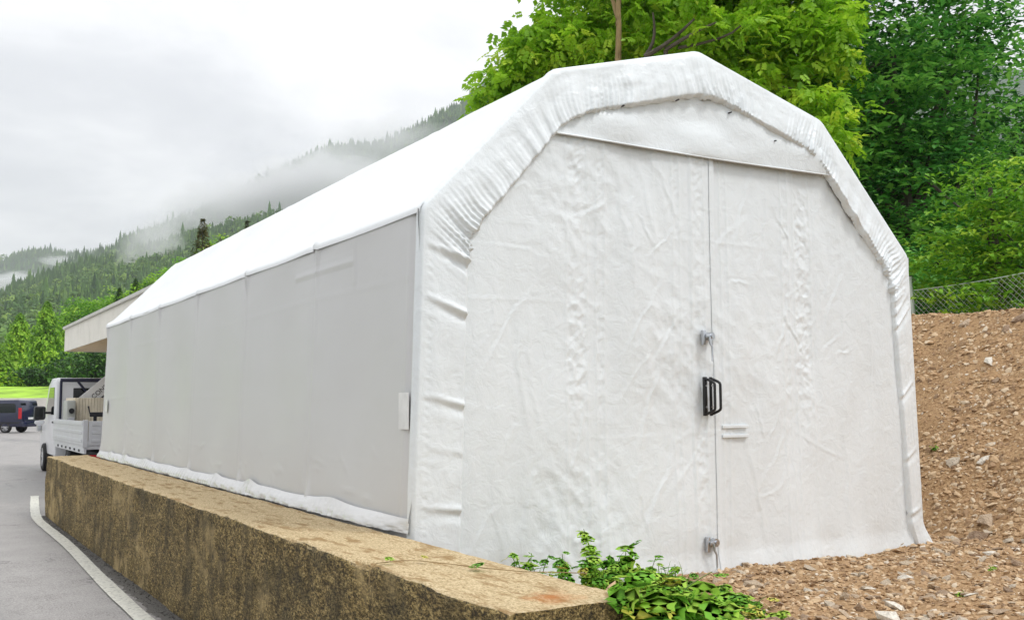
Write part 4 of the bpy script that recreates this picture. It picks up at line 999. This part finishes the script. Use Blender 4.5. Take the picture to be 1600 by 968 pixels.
forest('distant_forest', fX, fY, fZ, fS, 2600, 20, None, 'bluish spruce forest on the far mountain at the left', (.18, .29), (.3, 1.02), lambda s: 0*s, 162, 700)

# ==================================================================== VEHICLES
M['white_paint'] = simple('white_car_paint', (.78, .79, .81), .25, 0, .03, 1.)
M['glass'] = simple('tinted_glass', (.012, .015, .018), .05, 0, .2, 2., spec=.8)
M['tyre'] = simple('tyre_rubber', (.02, .02, .02), .8)
M['rim'] = simple('alloy_rim', (.55, .55, .56), .3, .8)
M['navy'] = simple('navy_car_paint', (.018, .022, .055), .16, 0, .06, 1., spec=.8)
M['red'] = simple('red_lens', (.55, .02, .03), .15)
M['alu'] = simple('aluminium_board', (.66, .67, .70), .38, .25, .05, 3)
M['dark'] = simple('dark_chassis', (.015, .016, .022), .6)
M['rack'] = simple('navy_rack', (.012, .016, .045), .4)
M['carton'] = simple('corrugated_beige', (.80, .72, .56), .75)
M['grey_box'] = simple('grey_machine', (.45, .46, .42), .5)
M['orange'] = simple('beacon_orange', (.7, .16, .03), .3)
def wheel(root, c, r_, w_, ax):
    """ax: unit vector along the axle, pointing outwards"""
    c = np.array(c, float); ax = np.array(ax, float)
    up = np.array([0, 0, 1.]); fw_ = np.cross(ax, up)
    m_ = MB(); n = 36; prof = [(r_*.66, 0), (r_*.9, .0), (r_, .025), (r_, w_-.025), (r_*.9, w_), (r_*.66, w_)]
    rings = [[m_.bm.verts.new(c+ax*(w_/2-d)+(fw_*cos(2*pi*k/n)+up*sin(2*pi*k/n))*q) for k in range(n)] for q, d in prof]
    for a, b_ in zip(rings, rings[1:]+rings[:1]):
        for k in range(n): m_.bm.faces.new((a[k], a[(k+1) % n], b_[(k+1) % n], b_[k]))
    bmesh.ops.recalc_face_normals(m_.bm, faces=m_.bm.faces)
    ty = m_.build('wheel', M['tyre'], root, smooth=True)
    m_ = MB(); m_.tube([c+ax*(w_/2-.06), c+ax*(w_/2-.05)], [r_*.67, r_*.67], 30)
    m_.build('wheel_well', M['dark'], ty)
    m_ = MB(); m_.tube([c+ax*(w_/2-.05), c+ax*(w_/2-.01)], [r_*.14, r_*.11], 16)
    for k in range(5):
        a = 2*pi*k/5+.3; d = fw_*cos(a)+up*sin(a); s_ = np.cross(d, ax)
        for q in (-1, 1): m_.tube([c+ax*(w_/2-.03)+d*r_*.08+s_*q*.02, c+ax*(w_/2-.025)+d*r_*.66+s_*q*.045], [.02, .022], 6)
    nn = 30
    for k in range(nn):
        a0, a1 = 2*pi*k/nn, 2*pi*(k+1)/nn; m_.tube([c+ax*(w_/2-.02)+(fw_*cos(a0)+up*sin(a0))*r_*.66, c+ax*(w_/2-.02)+(fw_*cos(a1)+up*sin(a1))*r_*.66], .017, 5, False)
    m_.build('rim', M['rim'], ty, smooth=True)
# --- flatbed truck, seen from its rear left
tx0, tx1 = .55, 2.55
truck = empty('flatbed_truck', (1.55, 19.6, ROAD), 'white flatbed pickup truck parked beyond the end of the concrete wall', 'truck')
g = ROAD
cab_prof = [(20.62, .42), (20.62, 2.16), (20.72, 2.24), (21.6, 2.24), (22.05, 2.12), (22.75, 1.38), (23.35, 1.20), (23.55, .95), (23.55, .42)]
cab = MB().prism([(a, c_+g) for a, c_ in cab_prof], 0, tx0+.06, tx1-.06, .05).build('cab', M['white_paint'], truck, smooth=True)
MB().box((tx0+.42, 20.60, g+1.36), (tx1-.42, 20.635, g+2.0), .03).build('rear_window', M['glass'], cab)
for x_ in (tx0+.052, tx1-.068):
    MB().prism([(20.95, g+1.38), (20.95, g+2.02), (21.75, g+2.02), (22.5, g+1.38)], 0, x_, x_+.016).build('side_window', M['glass'], cab)
    MB().box((x_-.006, 21.0, g+1.18), (x_+.02, 21.2, g+1.22), .006).build('door_handle', M['dark'], cab)
MB().quad((tx0+.2, 22.10, g+2.09), (tx1-.2, 22.10, g+2.09), (tx1-.2, 22.76, g+1.40), (tx0+.2, 22.76, g+1.40)).build('windscreen', M['glass'], cab)
for s_, x_ in ((-1, tx0), (1, tx1)):
    m_ = MB(); m_.tube([(x_+.06*-s_, 21.95, g+1.42), (x_+s_*.06, 21.9, g+1.42)], .025, 8); mr = m_.build('mirror_arm', M['dark'], truck, smooth=True)
    MB().box((x_+s_*.14-.13, 21.86, g+1.25), (x_+s_*.14+.13, 22.0, g+1.58), .05).build('mirror_housing', M['black'], mr, smooth=True)
    MB().box((x_+s_*.14-.10, 21.852, g+1.29), (x_+s_*.14+.10, 21.862, g+1.55), .01).build('mirror_glass', M['glass'], mr)
    MB().box((x_+s_*.14-.11, 21.85, g+1.14), (x_+s_*.14+.11, 21.99, g+1.24), .04).build('mirror_foot', M['white_paint'], mr, smooth=True)
    wheel(truck, (x_-s_*.10, 22.35, g+.34), .34, .22, (s_, 0, 0)); wheel(truck, (x_-s_*.16, 18.2, g+.34), .34, .3, (s_, 0, 0))
    MB().box((x_-.04, 23.2, g+.95), (x_+.04, 23.5, g+1.12), .02).build('headlight', M['chrome'], truck)
MB().box((tx0+.3, 16.2, g+.45), (tx1-.3, 22.9, g+.68), .02).build('chassis', M['dark'], truck)
MB().box((tx0+.02, 16.02, g+.74), (tx1-.02, 20.5, g+.82), .01).build('bed_floor', M['alu'], truck)
def board(name, lo, hi, axis):
    o = MB().box(lo, hi, .008).build(name, M['alu'], truck)
    for k in range(3):
        zc_ = lo[2]+.09+k*.16
        if axis == 'y': MB().box((lo[0]-.012, lo[1]+.06, zc_-.03), (lo[0]-.001, hi[1]-.06, zc_+.03), .005).build('rib', M['alu'], o)
        else: MB().box((lo[0]+.06, lo[1]-.012, zc_-.03), (hi[0]-.06, lo[1]-.001, zc_+.03), .005).build('rib', M['alu'], o)
    return o
board('side_board', (tx0, 16.07, g+.82), (tx0+.03, 20.48, g+1.29), 'y'); board('side_board', (tx1-.03, 16.07, g+.82), (tx1, 20.48, g+1.29), 'y')
board('tailgate', (tx0+.1, 16.0, g+.82), (tx1-.1, 16.035, g+1.29), 'x')
for x_ in (tx0, tx1-.09): MB().box((x_-.005, 15.99, g+.78), (x_+.09, 16.06, g+1.31), .01).build('corner_post', M['alu'], truck)
m_ = MB(); m_.box((tx0+.02, 16.0, g+.66), (tx0+.07, 20.4, g+.75), .006); rl = m_.build('side_rail', M['alu'], truck)
for k in range(6): MB().box((tx0+.008, 16.5+k*.62, g+.69), (tx0+.021, 16.66+k*.62, g+.735), .004).build('hook_slot', M['dark'], rl)
MB().box((tx0+.1, 15.96, g+.52), (tx1-.1, 16.05, g+.66), .01).build('rear_bumper', M['dark'], truck)
for s_, x_ in ((1, tx0+.12), (-1, tx1-.42)): MB().box((x_, 15.93, g+.54), (x_+.3, 15.965, g+.64), .008).build('tail_light', M['red'], truck)
m_ = MB()
for pts in ([(tx0+.12, 20.5, g+2.18), (tx1-.12, 20.5, g+2.18)],): m_.tube(pts, .045, 8)
rk = m_.build('ladder_rack', M['rack'], truck, smooth=True)
xm = (tx0+tx1)/2
for a, c_ in (((tx0+.5, 2.15), (xm-.08, 1.62)), ((xm, 2.15), (xm, 1.4)), ((tx1-.5, 2.15), (xm+.08, 1.62)), ((xm-.08, 1.62), (xm-.08, 1.3)), ((xm+.08, 1.62), (xm+.08, 1.3))):
    MB().tube([(a[0], 20.5, g+a[1]), (c_[0], 20.5, g+c_[1])], .028, 8).build('rack_strut', M['rack'], rk, smooth=True)
for x_ in (tx0+.14, tx1-.14): MB().tube([(x_, 20.5, g+2.16), (x_, 20.5, g+.82)], .03, 8).build('rack_strut', M['rack'], rk, smooth=True)
MB().cyl((tx0+1.55, 21.1, g+2.23), (tx0+1.55, 21.1, g+2.36), .075, 18, .06).build('beacon', M['orange'], truck, smooth=True)
# load on the bed
ct = empty('beige_crate', (1.5, 19.5, g+.82), 'beige ribbed crate standing on the truck bed', 'crate')
cx0, cx1, cy0, cy1, cz1 = .78, 2.1, 18.8, 20.3, g+1.76
MB().box((cx0+.02, cy0+.02, g+.82), (cx1-.02, cy1-.02, cz1-.01), .01).build('core', M['carton'], ct)
for k in range(21):
    xa = cx0+.02+k*.061; MB().box((xa, cy0-.012, g+.83), (xa+.056, cy0+.018, cz1), .008).build('slat', M['carton'], ct)
for k in range(23):
    ya = cy0+.04+k*.061; MB().box((cx0-.012, ya, g+.83), (cx0+.018, ya+.056, cz1), .008).build('slat', M['carton'], ct)
gb = empty('machine_box', (.66, 18.9, g+.82), 'small grey machine with black knobs beside the beige crate on the truck', 'machine')
MB().box((.585, 18.6, g+.82), (.76, 19.2, g+1.70), .02).build('housing', M['grey_box'], gb, smooth=True)
for zc_ in (1.48, 1.08): MB().cyl((.675, 18.6, g+zc_), (.675, 18.55, g+zc_), .055, 18).build('knob', M['black'], gb, smooth=True)
MB().box((.61, 18.588, g+1.2), (.74, 18.599, g+1.34), .004).build('panel', M['alu'], gb)
br = MB(); br.tube([(.70, 16.45, g+1.58), (.73, 16.45, g+1.42), (1.4, 16.45, g+1.42)], .018, 8); br.box((.73, 16.43, g+1.37), (1.4, 16.5, g+1.46), .01); br.box((.8, 16.44, g+.822), (.86, 16.49, g+1.38), .005); br.box((1.25, 16.44, g+.822), (1.31, 16.49, g+1.38), .005)
tag(br.build('steel_bracket', M['dark'], None), 'dark steel bracket standing upright in the truck bed', 'bracket')
pn = empty('sign_board', (1.8, 20.4, g+.82), 'white board with slanting black lettering leaning on the truck rack', 'sign')
rotm = Matrix.Rotation(radians(-42), 3, 'Y')
MB().box((-.9, -.015, -.16), (.9, .015, .16), .005).build('board', M['white_paint'], pn, xf=Matrix.Translation((1.78, 20.42, g+2.2)) @ rotm.to_4x4())
cu = bpy.data.curves.new('lettering', 'FONT'); cu.body = 'CONFIGURA'; cu.size = .15; cu.extrude = .002; cu.align_x = 'CENTER'; cu.align_y = 'CENTER'
tmp = bpy.data.objects.new('lettering_curve', cu); COL.objects.link(tmp); dg = bpy.context.evaluated_depsgraph_get()
lme = bpy.data.meshes.new_from_object(tmp.evaluated_get(dg)); bpy.data.objects.remove(tmp)
lme.transform(Matrix.Translation(Vector((1.68, 20.40, g+2.06))-pn.location) @ rotm.to_4x4() @ Matrix.Rotation(radians(90), 4, 'X')); lme.materials.append(M['black'])
link(bpy.data.objects.new('lettering', lme), pn)
MB().box((1.78, 20.38, g+.82), (1.84, 20.40, g+2.1), .005).build('prop', M['alu'], pn)

# --- van: built along local x (front at -x), then turned
vr = radians(-5)
van = empty('parked_van', (0, 0, 0), 'dark navy van parked far off at the left picture edge', 'van')
side_p = [(-2.35, .35), (-2.45, .75), (-2.35, 1.0), (-1.55, 1.18), (-.85, 1.78), (-.55, 1.90), (2.1, 1.93), (2.28, 1.88), (2.42, 1.2), (2.46, .75), (2.44, .35)]
body = MB().prism(side_p, 1, -.92, .92, .06).build('body', M['navy'], van, smooth=True)
for y_ in (-.926, .918):
    MB().prism([(-.9, 1.15), (-.62, 1.68), (-.05, 1.70), (-.05, 1.15)], 1, y_, y_+.008).build('side_window', M['glass'], body)
    MB().prism([(.08, 1.15), (.08, 1.70), (.9, 1.71), (.9, 1.15)], 1, y_, y_+.008).build('side_window', M['glass'], body)
    MB().prism([(1.02, 1.17), (1.02, 1.71), (1.95, 1.71), (2.03, 1.62), (2.06, 1.22), (2.0, 1.17)], 1, y_, y_+.008).build('side_window', M['glass'], body)
    MB().box((-2.2, y_-.004, .55), (2.3, y_+.012, .64), .004).build('rub_strip', M['dark'], body)
    MB().box((2.22, y_-.012, .82), (2.42, y_+.02, 1.45), .02).build('tail_light', M['red'], body)
for y_ in (-.62, .62): MB().prism([(2.285, 1.16), (2.40, 1.16), (2.318, 1.74), (2.25, 1.74)], 1, y_-.26, y_+.26).build('rear_window', M['glass'], body)
MB().box((2.36, -.9, .34), (2.54, .9, .66), .05).build('rear_bumper', M['navy'], van, smooth=True)
MB().box((2.4, -.26, .78), (2.47, .26, .90), .004).build('number_plate', M['label'], van)
for sx in (-1.55, 1.42):
    for sy in (-1, 1): wheel(van, (sx, sy*.82, .33), .33, .21, (0, sy, 0))
rear_w = np.array([2.9, 61.7, ROAD])       # where the rear near wheel stands
ang = -YAW+vr                                  # broadside to the camera, tail a little nearer
dirx = np.array([cos(ang), sin(ang)]); diry = np.array([-sin(ang), cos(ang)])
van.location = (rear_w[0]-1.42*dirx[0]+.82*diry[0], rear_w[1]-1.42*dirx[1]+.82*diry[1], ROAD); van.rotation_euler = (0, 0, ang)

# ==================================================================== WEEDS AT THE WALL END
M['weed'] = leaf_mat('nettle_leaf', (.08, .28, .035), (.27, .62, .06), (.58, .82, .12), .45, .75)
M['weed_dry'] = simple('yellowing_leaf', (.55, .52, .07), .6)
M['stem'] = simple('green_stem', (.13, .20, .04), .6)
def big_leaf(seed, lobes):
    r = np.random.default_rng(seed); n = 15; V = []
    for k in range(n):                     # heart-shaped, toothed outline
        a = -pi/2+2*pi*k/n; rr = .5*(1-.28*cos(a+pi/2)**8)*(1+.10*(-1)**k+.10*lobes*cos(3*a))
        x_, y_ = rr*cos(a)*.95, .48+rr*sin(a)*1.05
        V.append((x_, y_, -.16*x_*x_*2+.05*sin(y_*5)+.03*(r.random()-.5)))
    V.append((0, .08, .0)); V.append((0, .5, -.05)); V.append((0, .85, -.10))
    F = []
    for k in range(n):
        y_ = (V[k][1]+V[(k+1) % n][1])/2; c_ = n if y_ < .28 else (n+1 if y_ < .7 else n+2); F.append((k, (k+1) % n, c_))
    V = np.array(V); lo, hi = [], []
    F += [(n, n+1, 3), (n+1, n, n-3), (n+1, n+2, 6), (n+2, n+1, 9)]
    return V, np.array(F)
WL = []
for sd_ in range(3):
    for tv in (.25, .5, .72, .92):
        V, F = big_leaf(sd_, (0, 1, -.6)[sd_]); me = mesh_np('leaf', V, F, np.full(len(F), tv), smooth=True); me.materials.append(M['weed']); WL.append(me)
def add_leaf(root, p, yaw, pitch_, s, k, mat=None):
    o = bpy.data.objects.new('leaf', WL[k % len(WL)])
    mm = Matrix.Translation(Vector(p)-Vector(world_loc(root))) @ Matrix.Rotation(yaw, 4, 'Z') @ Matrix.Rotation(pitch_, 4, 'X') @ Matrix.Diagonal((s, s, s, 1)); o.matrix_local = mm; link(o, root)
    if mat is not None: o.material_slots[0].link = 'OBJECT'; o.material_slots[0].material = mat
def on_ground(u, v):
    h = heading(u, v); t_ = np.arange(2.5, 14, .01); P = CAM+t_[:, None]*h; k = np.argmax(P[:, 2] < gz(P[:, 0], P[:, 1])); return P[k, 0], P[k, 1]
def weed(name, x, y, label, stems, seed, leaf=.07, lean_=.5):
    r = np.random.default_rng(seed); z = float(gz(x, y)); root = empty(name, (x, y, z), label, 'weed', None)
    for (h, n) in stems:
        a = r.uniform(0, 2*pi); ex = r.uniform(.1, lean_)*h; b0 = np.array([x+r.normal(0, .05), y+r.normal(0, .05), z-.02]); e = b0+np.array([cos(a)*ex, sin(a)*ex, h]); md = (b0+e)/2+np.array([0, 0, h*.12])-np.array([cos(a), sin(a), 0])*ex*.15
        s = np.linspace(0, 1, 8); pts = [(1-q)**2*b0+2*q*(1-q)*md+q*q*e for q in s]
        MB().tube(pts, [.0045*(1-.6*q) for q in s], 5).build('stem', M['stem'], root, smooth=True)
        for k in range(n):
            q = .15+.85*(k+1)/n; p = (1-q)**2*b0+2*q*(1-q)*md+q*q*e
            add_leaf(root, p+r.normal(0, .008, 3), r.uniform(0, 2*pi) if r.random() < .45 else r.normal(2.6, .7), r.normal(-.35, .4), leaf*(1.15-.5*q)*np.exp(r.normal(0, .2)), int(r.integers(12)), M['weed_dry'] if r.random() < .07 else None)
    return root
weed('nettle', 1.00, -.50, 'tallest upright nettle in front of the tent door', [(.42, 18), (.33, 13), (.26, 12), (.28, 12), (.22, 10)], 90, .11, .3)
weed('ground_weed', .56, -.50, 'low weed where the tent meets the wall coping', [(.32, 9), (.29, 8), (.3, 9), (.31, 8), (.27, 8), (.3, 9), (.26, 8)], 91, .09, .6)
weed('ground_weed', .72, -.55, 'low weed between the coping and the tallest nettle', [(.34, 11), (.30, 10), (.31, 10), (.29, 9), (.3, 10)], 92, .09, .5)
weed('ground_weed', .86, -.72, 'broad low weed directly left of the tallest nettle', [(.29, 11), (.27, 10), (.25, 10), (.27, 9), (.25, 9)], 88, .10, .6)
weed('ground_weed', 1.22, -.55, 'grassy weed just right of the tallest nettle', [(.25, 11), (.22, 11), (.18, 10), (.2, 10)], 93, .09, .5)
weed('ground_weed', 1.42, -.52, 'small leafy weed touching the door hem right of the nettle', [(.2, 10), (.16, 9), (.15, 9)], 89, .085, .5)
CRP = [(1005, 955, 'leafy creeper spilling over the end of the coping', .20, .13), (1040, 966, 'broad-leaved creeper at the lower edge of the picture', .15, .14), (1085, 968, 'spreading creeper right of the broad-leaved one', .14, .135), (1130, 966, 'toothed creeper in the middle of the lower edge', .12, .12), (1165, 955, 'yellowish creeper tip reaching onto the gravel', .10, .095),
       (1050, 935, 'small creeper behind the broad-leaved one', .16, .115), (1105, 940, 'creeper patch behind the toothed one', .12, .10), (1010, 925, 'creeper patch between coping end and nettle', .18, .115), (1185, 966, 'outermost small creeper beside the gravel', .08, .09)]
for i, (u, v, lab, h_, lf) in enumerate(CRP):
    x_, y_ = on_ground(u, v)
    weed('creeper', float(x_), float(y_), lab, [(h_*q, 6) for q in (1., .8, .9, .7, .85)], 200+i, lf, 1.3)
for u, v, lab, h_, n_ in ((1072, 905, 'two-leaved seedling in front of the lower door latch', .12, 2), (1458, 700, 'tiny yellow-green seedling on the bank', .06, 5), (1558, 895, 'tiny seedling among the stones at the lower right', .05, 4), (1525, 935, 'tiny seedling lowest among the stones', .05, 3)):
    x_, y_ = on_ground(u, v); weed('seedling', float(x_), float(y_), lab, [(h_, n_)], 99+u, .05, .5)
# grass tufts: bent blades
for i, (x, y, lab) in enumerate([(1.06, -.42, 'thin bent grass blades over the tallest nettle'), (1.5, -.45, 'arching grass blades right of the nettle'), (.62, -.3, 'short grass blades against the tent hem')]):
    r = np.random.default_rng(110+i); z = float(gz(x, y)); m_ = MB()
    for k in range(9):
        a = r.uniform(0, 2*pi); h = r.uniform(.22, .50 if i == 0 else .32); ex = h*r.uniform(.25, .6); b0 = np.array([x+r.normal(0, .05), y+r.normal(0, .04), z-.01]); sid = np.array([-sin(a), cos(a), 0])*.004
        prev = None
        for q in np.linspace(0, 1, 7):
            p = b0+np.array([cos(a)*ex*q**1.6, sin(a)*ex*q**1.6, h*(q-.32*q**3)]); w2 = sid*(1-q*.85); cur = (m_.bm.verts.new(p-w2), m_.bm.verts.new(p+w2))
            if prev: m_.bm.faces.new((prev[0], prev[1], cur[1], cur[0]))
            prev = cur
    tag(m_.build('grass_tuft', M['stem'], None, smooth=True), lab, 'grass')
# vine runner lying across the coping
r = np.random.default_rng(120); vine = empty('vine_runner', (-.1, -1.5, .44), 'thin vine runner lying across the coping of the concrete wall', 'vine')
pts = [(.05, -1.70, .45), (-.05, -1.62, .452), (-.15, -1.50, .447), (-.25, -1.32, .447), (-.33, -1.12, .447), (-.40, -.98, .448), (-.47, -.92, .447), (-.55, -.93, .447), (-.61, -.95, .45), (-.645, -.96, .43), (-.65, -.96, .36)]
MB().tube(pts, .0022, 6).build('stem', M['bark_pale'], vine, smooth=True)
for p, dry, s in ((pts[1], 1, .06), (pts[3], 0, .075), (pts[5], 1, .045), (pts[7], 0, .05)): add_leaf(vine, np.array(p)+np.array([0, 0, .025]), r.uniform(0, 6), -.2, s, int(r.integers(12)), M['weed_dry'] if dry else None)

# ==================================================================== AIR
def volume(name, lo, hi, dens, col, kind='stuff', noise_sc=None, label=None, ani=.2):
    mt = bpy.data.materials.new(name+'_air'); mt.use_nodes = True; t = mt.node_tree; t.nodes.remove(t.nodes['Principled BSDF'])
    pv = t.nodes.new('ShaderNodeVolumePrincipled'); pv.inputs['Color'].default_value = (*col, 1); pv.inputs['Density'].default_value = dens; pv.inputs['Anisotropy'].default_value = ani
    t.links.new(pv.outputs[0], t.nodes['Material Output'].inputs['Volume'])
    if noise_sc:
        tc_ = t.nodes.new('ShaderNodeTexCoord'); gr = t.nodes.new('ShaderNodeVectorMath'); gr.operation = 'LENGTH'
        t.links.new(tc_.outputs['Object'], gr.inputs[0])
        nn = noise(t, tc_.outputs['Object'], noise_sc, 5, .6, .8)
        f = mth('SUBTRACT', 1., gr.outputs['Value'], tree=t); f = mth('MAXIMUM', f, 0., tree=t)
        h = mth('MULTIPLY', mth('SUBTRACT', mth('ADD', nn, mth('MULTIPLY', f, .55, tree=t), tree=t), .62, tree=t), 4., tree=t); h = mth('MINIMUM', mth('MAXIMUM', h, 0., tree=t), 1., tree=t)
        t.links.new(mth('MULTIPLY', mth('MULTIPLY', h, mth('MINIMUM', mth('MULTIPLY', f, 3., tree=t), 1., tree=t), tree=t), dens, tree=t), pv.inputs['Density'])
    return mt
zmax = max(mZ.max(), fZ.max())+30
hz = MB().box((-4700, -4700, ROAD-1.4), (4700, 4700, float(zmax)), 0).build('haze', volume('haze', 0, 0, .00013, (.93, .95, 1.0)))
hz['kind'] = 'stuff'
def fog(u, v, t, rad, dens, lab, sc_=1.6, rot=0.):
    c_ = far(u, v, t); bm = bmesh.new(); bmesh.ops.create_icosphere(bm, subdivisions=3, radius=1.); me = bpy.data.meshes.new('fog_bank'); bm.to_mesh(me); bm.free()
    o = bpy.data.objects.new('fog_bank', me); me.materials.append(volume('fog_bank', 0, 0, dens, (.995, .995, 1.), noise_sc=sc_)); o.location = c_; o.scale = rad; o.rotation_euler = (0, rot, -YAW); COL.objects.link(o); tag(o, lab, 'fog', kind='stuff')
fog(490, 296, 2000, (240, 170, 110), .024, 'white fog bank hugging the mountain just above the tent roof', 1.7)
fog(352, 318, 1950, (170, 130, 75), .016, 'fog swallowing the mountain ridge above the spruce', 1.7)
fog(236, 390, 1080, (48, 26, 60), .034, 'grey wisp of mist rising from the forest left of the spruce', 1.8, .5)
fog(262, 358, 1900, (85, 60, 60), .012, 'thin mist over the rounded forest summit', 1.9)
fog(600, 225, 2150, (190, 100, 90), .010, 'mist between the two stretches of wooded ridge', 1.7)
fog(20, 440, 2600, (130, 60, 40), .03, 'low white cloud at the foot of the far mountain', 2.)
fog(95, 408, 2750, (90, 40, 24), .025, 'thin cloud streak across the far mountain', 2., .1)
